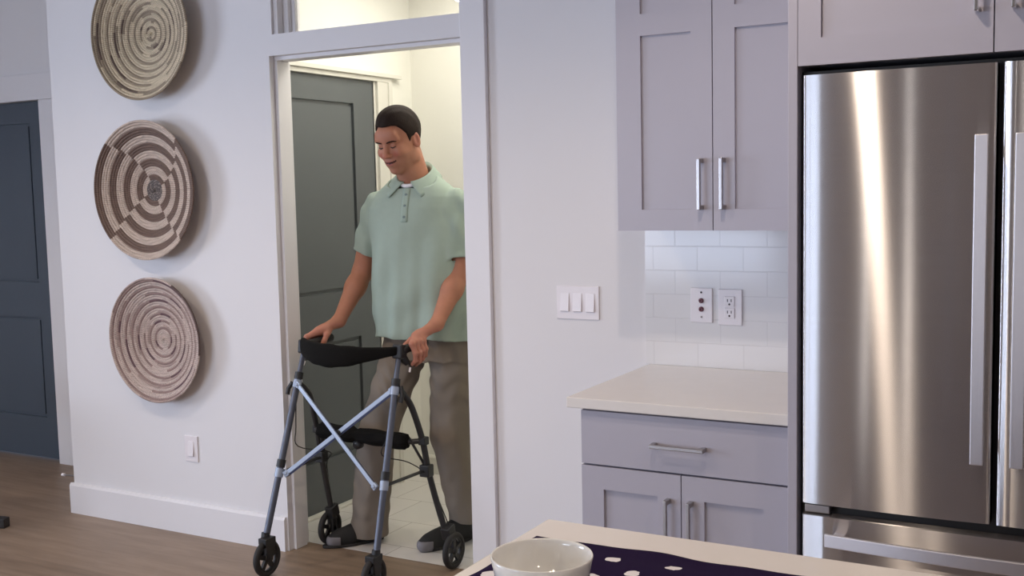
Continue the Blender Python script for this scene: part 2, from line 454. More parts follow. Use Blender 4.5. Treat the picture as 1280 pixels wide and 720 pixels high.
# baseboards
def board(name, x0, x1, y, h=0.145, t=0.016, m4=None, m='trim'):
    prof = [(0, 0), (-t, 0), (-t, h - 0.012), (-t * 0.55, h), (0, h)]
    vs = [(x0, y + a, b) for a, b in prof] + [(x1, y + a, b) for a, b in prof]
    n = len(prof)
    mb = MB(); mb.add(vs, [(i, (i + 1) % n, (i + 1) % n + n, i + n) for i in range(n)] + [tuple(range(n)), tuple(range(2 * n - 1, n - 1, -1))])
    o = mb.build(name, M[m])
    if m4 is not None: o.data.transform(m4)
    return tag(o, kind='structure')
board('baseboard_front', XCOR - 0.016, OX0 - 0.008, 0)
board('baseboard_front_right', OX1 + 0.105, -1.36, 0)
board('baseboard_return', -0.631, 0.0, 0, m4=Matrix.Translation((XCOR, 0, 0)) @ Matrix.Rotation(-PI / 2, 4, 'Z'))
board('baseboard_alcove', -5.1, XCOR, 0.631)
board('baseboard_alcove_left', XL, DX0 - 0.13, 0.631)
board('baseboard_hall_back', -3.236, -1.7, 1.32, h=0.10, m='greenish')
board('baseboard_back', XL, XR, -YB, m4=Matrix.Rotation(PI, 4, 'Z') @ Matrix.Translation((-(XL + XR), 0, 0)))

# closet door in the alcove
d = empty('door_1', ((DX0 + DX1) / 2, 0.65, 0), kind='structure')
rx0, rx1 = -5.94, -5.365
mb = MB(); panelled(mb, DX0 + 0.004, DX1 - 0.004, 0.014, DZ - 0.004, 0.648, 0.69,
                    [(rx0, rx1, 1.03, 1.925), (rx0 + 0.018, rx1 - 0.018, 1.048, 1.907, 0.006), (rx0, rx1, 0.25, 0.83), (rx0 + 0.018, rx1 - 0.018, 0.268, 0.812, 0.006)], 0.014)
mb.build('door_leaf', M['door'], d, bevel=0.003)
for hz in (1.81, 1.02, 0.3):
    MB().tube([(DX1 - 0.004, 0.640, hz - 0.045), (DX1 - 0.004, 0.640, hz + 0.045)], 0.008, 10).build('hinge', M['nickel'], d)
tag(MB().box(DX1, DX1 + 0.12, 0.612, 0.631, 0, DZ).box(DX0 - 0.12, DX0, 0.612, 0.631, 0, DZ).box(DX0 - 0.135, DX1 + 0.135, 0.606, 0.631, DZ, DZ + 0.145)
    .build('trim_4', M['trim'], bevel=0.003), kind='structure')

# hall door in the hall's left wall (faces +X)
def hx(y): return y
d = empty('door_2', (-3.25, 0.57, 0), kind='structure')
R90 = Matrix.Translation((-3.236, 0, 0)) @ Matrix.Rotation(PI / 2, 4, 'Z')
mb = MB(); panelled(mb, 0.163, 0.982, 0.014, 2.037, 0.002, 0.045,
                    [(0.29, 0.825, 1.03, 1.925), (0.308, 0.807, 1.048, 1.907, 0.006), (0.29, 0.825, 0.25, 0.80), (0.308, 0.807, 0.268, 0.782, 0.006)], 0.014)
o = mb.build('door_leaf', M['halldoor'], d, bevel=0.003); o.data.transform(R90)
mb = MB().box(0.985, 1.0, -0.004, 0.06, 0, 2.04).box(1.0, 1.085, -0.018, 0, 0, 2.04).box(1.085, 1.115, -0.026, 0, 0, 2.04)
mb.box(0.13, 1.12, -0.02, 0, 2.04, 2.062).box(0.13, 1.19, -0.034, 0, 2.062, 2.082)
o = tag(mb.build('trim_5', M['greenish'], bevel=0.002), kind='structure'); o.data.transform(R90)
o = tag(MB().box(0.16, 0.985, -0.03, 0.05, 0.001, 0.013).build('trim_6', M['greenish'], bevel=0.002), kind='structure'); o.data.transform(R90)

# hall pendant bulb
p = empty('pendant_lamp', (-2.735, 1.0, 2.6), 'small lit pendant bulb seen through the glass above the doorway', 'lamp')
MB().lathe([(0.001, 0), (0.05, 0), (0.05, -0.02), (0.001, -0.02)], (-2.735, 1.0, 2.6), n=24).build('ceiling_rose', M['nickel'], p)
MB().tube([(-2.735, 1.0, 2.585), (-2.735, 1.0, 2.44)], 0.004, 8).build('lamp_cord', M['darkplastic'], p)
MB().lathe([(0.001, 0.065), (0.012, 0.06), (0.014, 0.04), (0.022, 0.022), (0.02, 0.006), (0.01, -0.002), (0.001, -0.004)], (-2.735, 1.0, 2.38), n=20).build('bulb', M['bulb'], p)

# backsplash
tag(MB().box(-1.405, -0.73, -0.008, -0.0002, 0.894, 1.40).build('wall_backsplash', M['subway']), kind='structure')

# ------------------------------------------------------------------ kitchen
def bar_handle(name, a, b, out, parent, r=0.006, m='nickel', post=0.028, w=0.007):
    """bar between two posts; a,b on the face; out = outward vector"""
    a, b, out = Vector(a), Vector(b), Vector(out)
    t = (b - a).normalized(); s = t.cross(out.normalized())
    mb = MB()
    for q in (a, b):
        mb.obox(q + out * (post / 2), t * w, s * w * 0.9, out * (post / 2))
    mb.obox((a + b) / 2 + out * post, t * ((b - a).length / 2 + w), s * w * 0.75, out * 0.005)
    return mb.build(name, M[m], parent, bevel=0.002)

OUT = (0, -1, 0)
# base cabinet
bc = empty('base_cabinet', (-1.055, -0.31, 0), 'grey shaker base cabinet with one drawer above two doors, left of the refrigerator', 'cabinet')
MB().box(-1.36, -0.738, -0.608, -0.005, 0.1, 0.862).box(-1.345, -0.738, -0.55, -0.02, 0.0, 0.1).build('body', M['cab'], bc)
dr = MB().box(-1.357, -0.752, -0.63, -0.609, 0.700, 0.857).build('drawer', M['cab'], bc, bevel=0.0015)
bar_handle('handle', (-1.128, -0.63, 0.776), (-0.984, -0.63, 0.776), OUT, dr, m='nickel')
mb = MB(); panelled(mb, -1.357, -1.0535, 0.11, 0.695, -0.63, -0.609, [(-1.288, -1.122, 0.18, 0.628)], 0.009)
dl = mb.build('door', M['cab'], bc, bevel=0.0015)
bar_handle('handle', (-1.089, -0.63, 0.62), (-1.089, -0.63, 0.47), OUT, dl)
mb = MB(); panelled(mb, -1.0505, -0.752, 0.11, 0.695, -0.63, -0.609, [(-0.985, -0.82, 0.18, 0.628)], 0.009)
dl = mb.build('door', M['cab'], bc, bevel=0.0015)
bar_handle('handle', (-1.022, -0.63, 0.62), (-1.022, -0.63, 0.47), OUT, dl)
ct = MB().box(-1.395, -0.738, -0.648, -0.0085, 0.864, 0.895).build('countertop', M['quartz'], bevel=0.003)
tag(ct, 'cream quartz countertop over the grey base cabinet below the tiled backsplash', 'countertop')

# wall cabinet
wc = empty('wall_cabinet', (-1.05, -0.17, 1.363), 'tall grey shaker wall cabinet with two doors above the quartz counter', 'cabinet')
MB().box(-1.362, -0.738, -0.308, -0.0085, 1.366, 2.70).build('body', M['cab'], wc)
mb = MB(); panelled(mb, -1.362, -1.0585, 1.363, 2.66, -0.33, -0.309, [(-1.283, -1.123, 1.427, 1.95), (-1.283, -1.123, 2.015, 2.6)], 0.009)
a = mb.build('door', M['cab'], wc, bevel=0.0015)
bar_handle('handle', (-1.091, -0.33, 1.570), (-1.091, -0.33, 1.432), OUT, a)
mb = MB(); panelled(mb, -1.0555, -0.752, 1.363, 2.66, -0.33, -0.309, [(-0.990, -0.83, 1.427, 1.95), (-0.990, -0.83, 2.015, 2.6)], 0.009)
a = mb.build('door', M['cab'], wc, bevel=0.0015)
bar_handle('handle', (-1.023, -0.33, 1.570), (-1.023, -0.33, 1.432), OUT, a)

# refrigerator surround
sp = tag(MB().box(-0.736, -0.712, -0.70, -0.003, 0, 2.72).build('refrigerator_side_panel', M['cab'], bevel=0.0015),
         'tall grey painted panel standing between counter and refrigerator', 'cabinet panel')
oc = empty('overhead_cabinet', (-0.25, -0.35, 1.79), 'grey shaker cabinet with small pull handles directly above the refrigerator', 'cabinet')
MB().box(-0.711, 0.23, -0.678, -0.003, 1.79, 2.72).build('body', M['cab'], oc)
for (x0, x1, rx0, rx1, hxx) in ((-0.711, -0.2655, -0.655, -0.335, -0.300), (-0.2625, 0.228, -0.195, 0.15, -0.222)):
    mb = MB(); panelled(mb, x0, x1, 1.787, 2.68, -0.70, -0.679, [(rx0, rx1, 1.853, 2.6)], 0.009)
    a = mb.build('door', M['cab'], oc, bevel=0.0015)
    bar_handle('handle', (hxx, -0.70, 1.885), (hxx, -0.70, 2.03), OUT, a, m='chrome', w=0.006)
tag(MB().box(0.232, 0.256, -0.70, -0.003, 0, 2.72).build('refrigerator_side_panel', M['cab'], bevel=0.0015),
    'tall grey painted panel on the far side of the refrigerator, out past the picture', 'cabinet panel')

# refrigerator
fr = empty('refrigerator', (-0.247, -0.35, 0), 'stainless steel french door refrigerator with bottom freezer drawer', 'refrigerator')
MB().box(-0.709, 0.225, -0.66, -0.01, 0.02, 1.775).build('body', M['blackgap'], fr)
def bulged(name, x0, x1, z0, z1, yf, yb, bulge, parent, edge=0.006, n=28):
    """steel door whose front swells slightly outwards, with rounded vertical edges"""
    mb = MB(); row = []
    prof = []
    for i in range(n + 1):
        t = i / n; x = x0 + (x1 - x0) * t
        y = yf - bulge * (1 - (2 * t - 1) ** 2)
        prof.append((x, y))
    prof[0] = (x0, yf + edge); prof.insert(1, (x0 + edge * 0.3, yf + edge * 0.3)); prof[2] = (x0 + edge, yf)
    prof[-1] = (x1 - edge, yf); prof.append((x1 - edge * 0.3, yf + edge * 0.3)); prof.append((x1, yf + edge))
    prof = sorted(prof)
    vs = [(x, y, z0) for x, y in prof] + [(x, y, z1) for x, y in prof]
    m = len(prof)
    mb.add(vs, [(i, i + 1, i + 1 + m, i + m) for i in range(m - 1)], True)
    c = [(x0, yb, z0), (x1, yb, z0), (x1, yb, z1), (x0, yb, z1)]
    mb.add(c, [(3, 2, 1, 0)])
    mb.add([(x, y, z0) for x, y in prof] + [(x1, yb, z0), (x0, yb, z0)], [tuple(range(m + 2))])
    mb.add([(x, y, z1) for x, y in prof] + [(x1, yb, z1), (x0, yb, z1)], [tuple(range(m + 2))[::-1]])
    mb.add([(x0, yf + edge, z0), (x0, yb, z0), (x0, yb, z1), (x0, yf + edge, z1)], [(0, 1, 2, 3)])
    mb.add([(x1, yf + edge, z0), (x1, yb, z0), (x1, yb, z1), (x1, yf + edge, z1)], [(3, 2, 1, 0)])
    o = mb.build(name, M['steel'], parent)
    add_uv(o)
    return o
fl = bulged('door', -0.698, -0.254, 0.683, 1.763, -0.704, -0.665, 0.007, fr)
frt = bulged('door', -0.242, 0.205, 0.683, 1.763, -0.704, -0.665, 0.007, fr)
fd = bulged('freezer_drawer', -0.698, 0.205, 0.10, 0.652, -0.704, -0.665, 0.006, fr)
def flat_handle(pts, w, th, up, parent, posts):
    """flat bar that follows pts; posts at both ends"""
    mb = MB(); up = Vector(up)
    vs = []; n = len(pts)
    for p in pts:
        p = Vector(p)
        for s1 in (-1, 1):
            vs.append(p + up * (w / 2) * s1 + Vector((0, -th / 2, 0)))
        for s1 in (1, -1):
            vs.append(p + up * (w / 2) * s1 + Vector((0, th / 2, 0)))
    fs = []
    for i in range(n - 1):
        for k in range(4):
            a = i * 4 + k; b = i * 4 + (k + 1) % 4
            fs.append((a, b, b + 4, a + 4))
    fs += [(0, 1, 2, 3), tuple((n - 1) * 4 + k for k in (3, 2, 1, 0))]
    mb.add(vs, fs)
    for (q, hx_, hz_) in posts:
        mb.box(q[0] - hx_, q[0] + hx_, q[1], -0.702, q[2] - hz_, q[2] + hz_)
    o = mb.build('handle', M['satin'], parent, bevel=0.002)
    return o
for hx_, dpar in ((-0.281, fl), (-0.196, frt)):
    flat_handle([(hx_, -0.752 - 0.004 * math.sin(PI * k / 8), 0.835 + 0.765 * k / 8) for k in range(9)], 0.029, 0.010, (1, 0, 0), dpar,
                [((hx_, -0.75, 0.875), 0.009, 0.014), ((hx_, -0.75, 1.56), 0.009, 0.014)])
flat_handle([(-0.63 + 0.79 * k / 16, -0.748 - 0.022 * math.sin(PI * k / 16), 0.605) for k in range(17)], 0.033, 0.010, (0, 0, 1), fd,
            [((-0.60, -0.75, 0.605), 0.014, 0.010), ((0.13, -0.75, 0.605), 0.014, 0.010)])
MB().box(-0.694, -0.63, -0.692, -0.661, 0.656, 0.677).build('hinge_cover', M['nickel'], fr, bevel=0.003)

# island
isl = empty('kitchen_island', (0.3, -2.25, 0), 'grey kitchen island cabinet under the cream worktop at the bottom of the picture', 'kitchen island')
mb = MB().box(-0.86, 1.4, -2.62, -1.77, 0.1, 0.86).box(-0.82, 1.36, -2.58, -1.82, 0, 0.1)
mb.build('body', M['islandbase'], isl)
mb = MB()
for k in range(4):
    x0 = -0.85 + k * 0.56; panelled(mb, x0 + 0.002, x0 + 0.558, 0.11, 0.85, -1.0, -0.98, [(x0 + 0.07, x0 + 0.49, 0.18, 0.78)], 0.009)
o = mb.build('panelling', M['islandbase'], isl, bevel=0.0015)
o.data.transform(Matrix.Translation((0.54, -2.769, 0)) @ Matrix.Rotation(PI, 4, 'Z'))
tag(MB().box(-0.90, 1.44, -2.70, -1.728, 0.862, 0.90).build('island_countertop', M['quartz'], bevel=0.004),
    'cream quartz island worktop carrying the navy runner and white bowl', 'countertop')

# runner with white dots
DOTS = [(-0.699, -1.892), (-0.596, -1.890), (-0.645, -1.941), (-0.699, -1.973), (-0.845, -2.037), (-0.50, -1.935), (-0.55, -2.01), (-0.43, -1.90),
        (-0.62, -2.05), (-0.78, -1.93), (-0.45, -2.04), (-0.36, -1.97), (-0.30, -1.89), (-0.22, -2.0), (-0.1, -1.92), (-0.35, -2.1), (0.0, -2.02), (-0.83, -1.90)]
def runner_mat():
    m = mat('navy_cloth_white_dots', (0.018, 0.010, 0.045, 1), 0.9, spec=0.1)
    nt = m.node_tree; b = nt.nodes['Principled BSDF']
    tc = nt.nodes.new('ShaderNodeTexCoord')
    nz = nt.nodes.new('ShaderNodeTexNoise'); nz.inputs['Scale'].default_value = 55
    nt.links.new(tc.outputs['Object'], nz.inputs['Vector'])
    ad = nt.nodes.new('ShaderNodeVectorMath'); ad.operation = 'MULTIPLY_ADD'
    ad.inputs[1].default_value = (0.014, 0.014, 0); nt.links.new(nz.outputs['Color'], ad.inputs[0]); nt.links.new(tc.outputs['Object'], ad.inputs[2])
    last = None
    for (x, y) in DOTS:
        d = nt.nodes.new('ShaderNodeVectorMath'); d.operation = 'SUBTRACT'
        d.inputs[1].default_value = (x + 0.007, y + 0.007, 0); nt.links.new(ad.outputs[0], d.inputs[0])
        s = nt.nodes.new('ShaderNodeVectorMath'); s.operation = 'MULTIPLY'; s.inputs[1].default_value = (1, 1.0, 0)
        nt.links.new(d.outputs[0], s.inputs[0])
        l = nt.nodes.new('ShaderNodeVectorMath'); l.operation = 'LENGTH'; nt.links.new(s.outputs[0], l.inputs[0])
        if last is None: last = l.outputs['Value']
        else:
            mn = nt.nodes.new('ShaderNodeMath'); mn.operation = 'MINIMUM'
            nt.links.new(last, mn.inputs[0]); nt.links.new(l.outputs['Value'], mn.inputs[1]); last = mn.outputs[0]
    lt = nt.nodes.new('ShaderNodeMath'); lt.operation = 'LESS_THAN'; lt.inputs[1].default_value = 0.0115
    nt.links.new(last, lt.inputs[0])
    mx = nt.nodes.new('ShaderNodeMix'); mx.data_type = 'RGBA'
    mx.inputs[6].default_value = (0.014, 0.006, 0.034, 1); mx.inputs[7].default_value = (0.75, 0.72, 0.74, 1)
    nt.links.new(lt.outputs[0], mx.inputs[0]); nt.links.new(mx.outputs[2], b.inputs['Base Color'])
    return m
nx, ny = 120, 60
vs = []; fs = []
for i in range(nx + 1):
    for j in range(ny + 1):
        x = -0.868 + 1.1 * i / nx; y = -1.836 - 0.36 * j / ny
        x += 0.004 * math.sin(y * 40) * (1 if i < 3 else 0); y += 0.003 * math.sin(x * 17) + 0.002 * math.sin(x * 47)
        z = 0.9035 + 0.0016 * (math.sin(x * 31 + y * 12) + math.sin(x * 13 - y * 37) + 1.2 * math.sin(y * 60 + x * 5)) * 0.5
        vs.append((x, y, max(z, 0.9015)))
for i in range(nx):
    for j in range(ny):
        a = i * (ny + 1) + j
        fs.append((a, a + ny + 1, a + ny + 2, a + 1))
mb = MB(); mb.add(vs, fs, True)
rn = mb.build('table_runner', runner_mat())
for f in rn.data.polygons: pass
so = rn.modifiers.new('thickness', 'SOLIDIFY'); so.thickness = 0.0016; so.offset = 1
tag(rn, 'dark navy cloth runner printed with irregular white dots on the island worktop', 'table runner')

# bowl
bx, by, bz = -0.701, -2.131, 0.906
prof = [(0.001, 0.006), (0.030, 0.006), (0.034, 0.0), (0.038, 0.001), (0.040, 0.008), (0.055, 0.022), (0.067, 0.045), (0.0725, 0.074), (0.0735, 0.079),
        (0.0725, 0.081), (0.0705, 0.079), (0.0695, 0.073), (0.064, 0.046), (0.052, 0.025), (0.035, 0.013), (0.001, 0.011)]
prof = [(r * 0.985, h) for r, h in prof]
mb = MB(); mb.lathe(prof, (bx, by, bz), n=72)
bw = mb.build('bowl', M['ceramic'], weld=True)
tag(bw, 'small round white glazed bowl standing on the navy dotted runner', 'bowl')

# ------------------------------------------------------------------ plates on the walls
def plate(name, x0, x1, z0, z1, y, label, cat, t=0.006):
    e = empty(name, ((x0 + x1) / 2, y, (z0 + z1) / 2), label, cat)
    MB().box(x0, x1, y - t, y, z0, z1).build('cover_plate', M['plate'], e, bevel=0.002)
    return e
sw = plate('light_switch', -1.744, -1.580, 1.037, 1.155, 0, 'white three gang rocker switch plate on the wall left of the counter', 'light switch')
for k in range(3):
    cx = -1.744 + 0.164 * (0.5 + (k - 1) * 0.30 ) + 0.0
    vs = [(cx - 0.0165, -0.006, 1.063), (cx + 0.0165, -0.006, 1.063), (cx + 0.0165, -0.006, 1.129), (cx - 0.0165, -0.006, 1.129),
          (cx - 0.0165, -0.0145, 1.066), (cx + 0.0165, -0.0145, 1.066), (cx + 0.0165, -0.0075, 1.129), (cx - 0.0165, -0.0075, 1.129)]
    MB().add(vs, [(0, 1, 5, 4), (4, 5, 6, 7), (3, 7, 6, 2), (0, 4, 7, 3), (1, 2, 6, 5), (0, 3, 2, 1)]).build('rocker', M['plate'], sw, bevel=0.001)
pj = plate('wall_jack', -1.243, -1.168, 1.045, 1.160, -0.008, 'white wall plate with two dark round jacks on the tiled backsplash', 'wall plate')
for z in (1.090, 1.118):
    MB().lathe([(0.0085, 0), (0.0085, 0.004), (0.0065, 0.008), (0.0028, 0.0085), (0.001, 0.003)], (-1.2055, -0.014, z), (0, -1, 0), 20).build('jack', M['redjack'], pj)
for z in (1.1455, 1.064):
    MB().lathe([(0.0032, 0), (0.0032, 0.0015), (0.0005, 0.002)], (-1.2055, -0.014, z), (0, -1, 0), 12).build('screw', M['slot'] if z > 1.1 else M['nickel'], pj)
ou = plate('power_outlet', -1.148, -1.068, 1.040, 1.158, -0.008, 'white duplex power outlet on the tiled backsplash beside the jack plate', 'power outlet')
for z in (1.118, 1.080):
    r = MB().box(-1.126, -1.092, -0.0175, -0.014, z - 0.017, z + 0.017).build('receptacle', M['plate'], ou, bevel=0.002)
    mb = MB().box(-1.1165, -1.1140, -0.0182, -0.017, z - 0.001, z + 0.008).box(-1.1040, -1.1015, -0.0182, -0.017, z - 0.001, z + 0.008)
    mb.lathe([(0.0032, -0.0005), (0.0032, 0.0009), (0.0003, 0.0009)], (-1.109, -0.0175, z - 0.009), (0, -1, 0), 12)
    mb.build('socket_hole', M['slot'], r)
lo = plate('light_switch', -3.603, -3.525, 0.329, 0.445, 0, 'white single rocker plate low on the wall beneath the baskets', 'light switch')
cx = -3.564
vs = [(cx - 0.0165, -0.006, 0.353), (cx + 0.0165, -0.006, 0.353), (cx + 0.0165, -0.006, 0.421), (cx - 0.0165, -0.006, 0.421),
      (cx - 0.0165, -0.0145, 0.356), (cx + 0.0165, -0.0145, 0.356), (cx + 0.0165, -0.0075, 0.421), (cx - 0.0165, -0.0075, 0.421)]
MB().add(vs, [(0, 1, 5, 4), (4, 5, 6, 7), (3, 7, 6, 2), (0, 4, 7, 3), (1, 2, 6, 5), (0, 3, 2, 1)]).build('rocker', M['plate'], lo, bevel=0.001)

# door stop on the return's baseboard
ds = empty('door_stop', (XCOR - 0.001, 0.05, 0.158), 'thin metal door stop with white tip just above the baseboard near the grey closet door', 'door stop')
mb = MB(); mb.tube([(XCOR - 0.0005, 0.05, 0.160), (XCOR - 0.010, 0.05, 0.160), (XCOR - 0.011, 0.05, 0.160), (XCOR - 0.132, 0.05, 0.156)], [0.013, 0.013, 0.004, 0.0035], 14)
mb.build('rod', M['nickel'], ds)
MB().tube([(XCOR - 0.130, 0.05, 0.156), (XCOR - 0.147, 0.05, 0.1555)], 0.0075, 12).build('tip', M['plate'], ds)

# dark pedestal side table just left of the frame, one foot showing
st = empty('side_table', (-4.95, -0.50, 0), 'dark wooden pedestal table, only the end of one foot showing at the left edge', 'side table')
MB().lathe([(0.001, 0), (0.27, 0), (0.28, 0.01), (0.27, 0.03), (0.001, 0.03)], (-4.95, -0.50, 0.55), n=48).build('table_top', M['darkwood'], st)
MB().lathe([(0.03, 0), (0.045, 0.05), (0.03, 0.1), (0.024, 0.3), (0.035, 0.42), (0.05, 0.44)], (-4.95, -0.50, 0.11), n=28).build('column', M['darkwood'], st)
for k in range(4):
    a = math.radians(21 + 90 * k); L = 0.545
    dx, dy = math.cos(a), math.sin(a)
    c = Vector((-4.95, -0.50, 0)); t = Vector((dx, dy, 0)); s = Vector((-dy, dx, 0))
    vs = []
    for q, h0, h1, w in ((0.0, 0.07, 0.12, 0.022), (0.15, 0.06, 0.11, 0.022), (0.33, 0.01, 0.06, 0.022), (L, 0.0, 0.045, 0.022)):
        for sg, h in ((-1, h0), (1, h0), (1, h1), (-1, h1)):
            vs.append(c + t * q + s * w * sg + Vector((0, 0, h)))
    fs = [(i * 4 + j, i * 4 + (j + 1) % 4, i * 4 + 4 + (j + 1) % 4, i * 4 + 4 + j) for i in range(3) for j in range(4)] + [(0, 1, 2, 3), (15, 14, 13, 12)]
    MB().add(vs, fs).build('foot', M['darkwood'], st, bevel=0.003)

# ------------------------------------------------------------------ woven baskets
CREAM = np.array([0.50, 0.42, 0.30]); 
def basket(cx, cz, R, D, kind, label):
    e_name = 'hanging_basket'
    ncoil = 27
    nphi = 660; per = 4
    prof = []          # (r, y) centre of each coil along the bowl arc
    S = 400
    ts = np.linspace(0, 1, S); rr = R * ts; yy = -0.006 - D * ts ** 2.3
    arc = np.concatenate([[0], np.cumsum(np.hypot(np.diff(rr), np.diff(yy)))])
    L = arc[-1]; pitch = L / ncoil
    phi = np.linspace(0, 2 * PI, nphi, endpoint=False)
    rows = []; cols = []
    tot = ncoil * per
    def colour(k, ph, j):
        """k: coil index, ph: angle, j: stitch index"""
        st = ((j * 7919 + k * 104729) % 1000) / 1000.0
        if kind == 'light':
            base = np.array([0.66, 0.55, 0.385])
            dark = np.array([0.33, 0.26, 0.18])
            seg = math.sin(ph * 2 + k * 1.9) + 0.7 * math.sin(ph * 3 - k * 2.7)
            isd = (k % 3 == 2 or k == ncoil - 3) and seg > -1.25
            c = dark if isd else base
            if k % 3 == 1 and seg < -1.0: c = dark
            if isd and seg > 1.2: c = np.array([0.14, 0.095, 0.07])
        elif kind == 'checker':
            base = np.array([0.56, 0.45, 0.375]); dark = np.array([0.16, 0.10, 0.075])
            if k < 4:
                c = np.array([0.12, 0.10, 0.095]) if (j + k) % 3 else np.array([0.25, 0.21, 0.19])
            else:
                band = k // 3
                q = int(((ph + PI / 4 + 0.05 * (8 - band)) % (2 * PI)) / (PI / 2))
                c = dark if (band + q) % 2 == 0 else base
            if k >= ncoil - 1: c = c
        else:
            base = np.array([0.57, 0.455, 0.40]); dark = np.array([0.31, 0.21, 0.185])
            seg = math.sin(ph * 2 - k * 1.3) + 0.6 * math.sin(ph * 3 + k * 2.2)
            isd = (k % 3 == 1) and k > 3 and seg > -1.1
            c = dark if isd else base
            if k % 3 == 2 and k > 3 and seg > 0.5: c = np.array([0.43, 0.32, 0.28])
            if isd and seg > 1.0: c = np.array([0.14, 0.075, 0.08])
            if k >= ncoil - 1 and math.cos(ph - 0.45) > 0.8: c = np.array([0.10, 0.06, 0.05])
        return c * (0.86 + 0.28 * st)
    vs = np.zeros((tot + 1, nphi, 3))
    for i in range(tot + 1):
        s = L * i / tot
        r = np.interp(s, arc, rr); y = np.interp(s, arc, yy)
        ds_ = 1e-3
        tr = np.interp(min(s + ds_, L), arc, rr) - np.interp(max(s - ds_, 0), arc, rr); ty = np.interp(min(s + ds_, L), arc, yy) - np.interp(max(s - ds_, 0), arc, yy)
        n_ = np.hypot(tr, ty); nr, ny_ = ty / n_, -tr / n_   # normal towards the viewer's side
        ph_in = (i % per) / per
        bul = pitch * 0.38 * math.sin(PI * ph_in)
        k = min(i // per, ncoil - 1)
        stitches = max(12, min(220, int(2 * PI * max(r, 0.01) / 0.0085)))
        w = 0.0009 * np.cos(phi * stitches) * (1 if ph_in > 0 else 0)
        vs[i, :, 0] = cx + (r + nr * (bul + w)) * np.cos(phi)
        vs[i, :, 1] = y + ny_ * (bul + w)
        vs[i, :, 2] = cz + (r + nr * (bul + w)) * np.sin(phi)
    V = vs.reshape(-1, 3)
    back = vs.copy()
    # back skin: the same coils seen from outside, offset by one coil thickness
    for i in range(tot + 1):
        s = L * i / tot
        r = np.interp(s, arc, rr); y = np.interp(s, arc, yy)
        tr = np.interp(min(s + 1e-3, L), arc, rr) - np.interp(max(s - 1e-3, 0), arc, rr); ty = np.interp(min(s + 1e-3, L), arc, yy) - np.interp(max(s - 1e-3, 0), arc, yy)
        n_ = np.hypot(tr, ty); nr, ny_ = ty / n_, -tr / n_
        bul = -pitch * 0.38 * math.sin(PI * (i % per) / per) - 0.0012
        back[i, :, 0] = cx + (r + nr * bul) * np.cos(phi); back[i, :, 1] = y + ny_ * bul; back[i, :, 2] = cz + (r + nr * bul) * np.sin(phi)
    V = np.concatenate([V, back.reshape(-1, 3)])
    faces = []; fcol = []
    off = (tot + 1) * nphi
    for i in range(tot):
        k = i // per
        r = np.interp(L * (i + .5) / tot, arc, rr)
        stitches = max(12, min(220, int(2 * PI * max(r, 0.01) / 0.0085)))
        for j in range(nphi):
            j2 = (j + 1) % nphi
            faces.append((i * nphi + j, (i + 1) * nphi + j, (i + 1) * nphi + j2, i * nphi + j2))
            ph = phi[j]
            stj = int(ph / (2 * PI) * stitches)
            fr_ = (ph / (2 * PI) * stitches) % 1
            c = colour(k, ph, stj)
            if fr_ < 0.33: c = c * 0.60            # the dark gap between two wraps
            fcol.append(c)
    nb = len(faces)
    for i in range(tot):
        for j in range(nphi):
            j2 = (j + 1) % nphi
            faces.append((off + i * nphi + j2, off + (i + 1) * nphi + j2, off + (i + 1) * nphi + j, off + i * nphi + j))
    fcol += fcol[:nb]
    i = tot
    for j in range(nphi):
        j2 = (j + 1) % nphi
        faces.append((i * nphi + j, off + i * nphi + j, off + i * nphi + j2, i * nphi + j2)); fcol.append(fcol[(tot - 1) * nphi + j])
    me = bpy.data.meshes.new(e_name)
    me.from_pydata(V.tolist(), [], faces)
    me.polygons.foreach_set('use_smooth', [True] * len(faces))
    ca = me.color_attributes.new('weave', 'FLOAT_COLOR', 'CORNER')
    arr = np.ones((len(faces), 4, 4), dtype=np.float32)
    arr[:, :, :3] = np.array(fcol)[:, None, :]
    ca.data.foreach_set('color', arr.ravel())
    me.update()
    o = link(e_name, me, M['basket'])
    # origin at the basket's centre on the wall
    me.transform(Matrix.Translation((-cx, 0, -cz))); o.location = (cx, 0, cz)
    tag(o, label, 'basket', 'woven wall baskets in a column')
    return o
basket(-3.679, 2.199, 0.287, 0.078, 'light', 'cream coiled grass basket hanging highest on the white wall')
basket(-3.706, 1.527, 0.302, 0.072, 'checker', 'brown and cream checkered coiled basket hung between the two plainer ones')
basket(-3.697, 0.871, 0.277, 0.062, 'pink', 'pinkish cream coiled basket with thin brown rings hanging lowest')

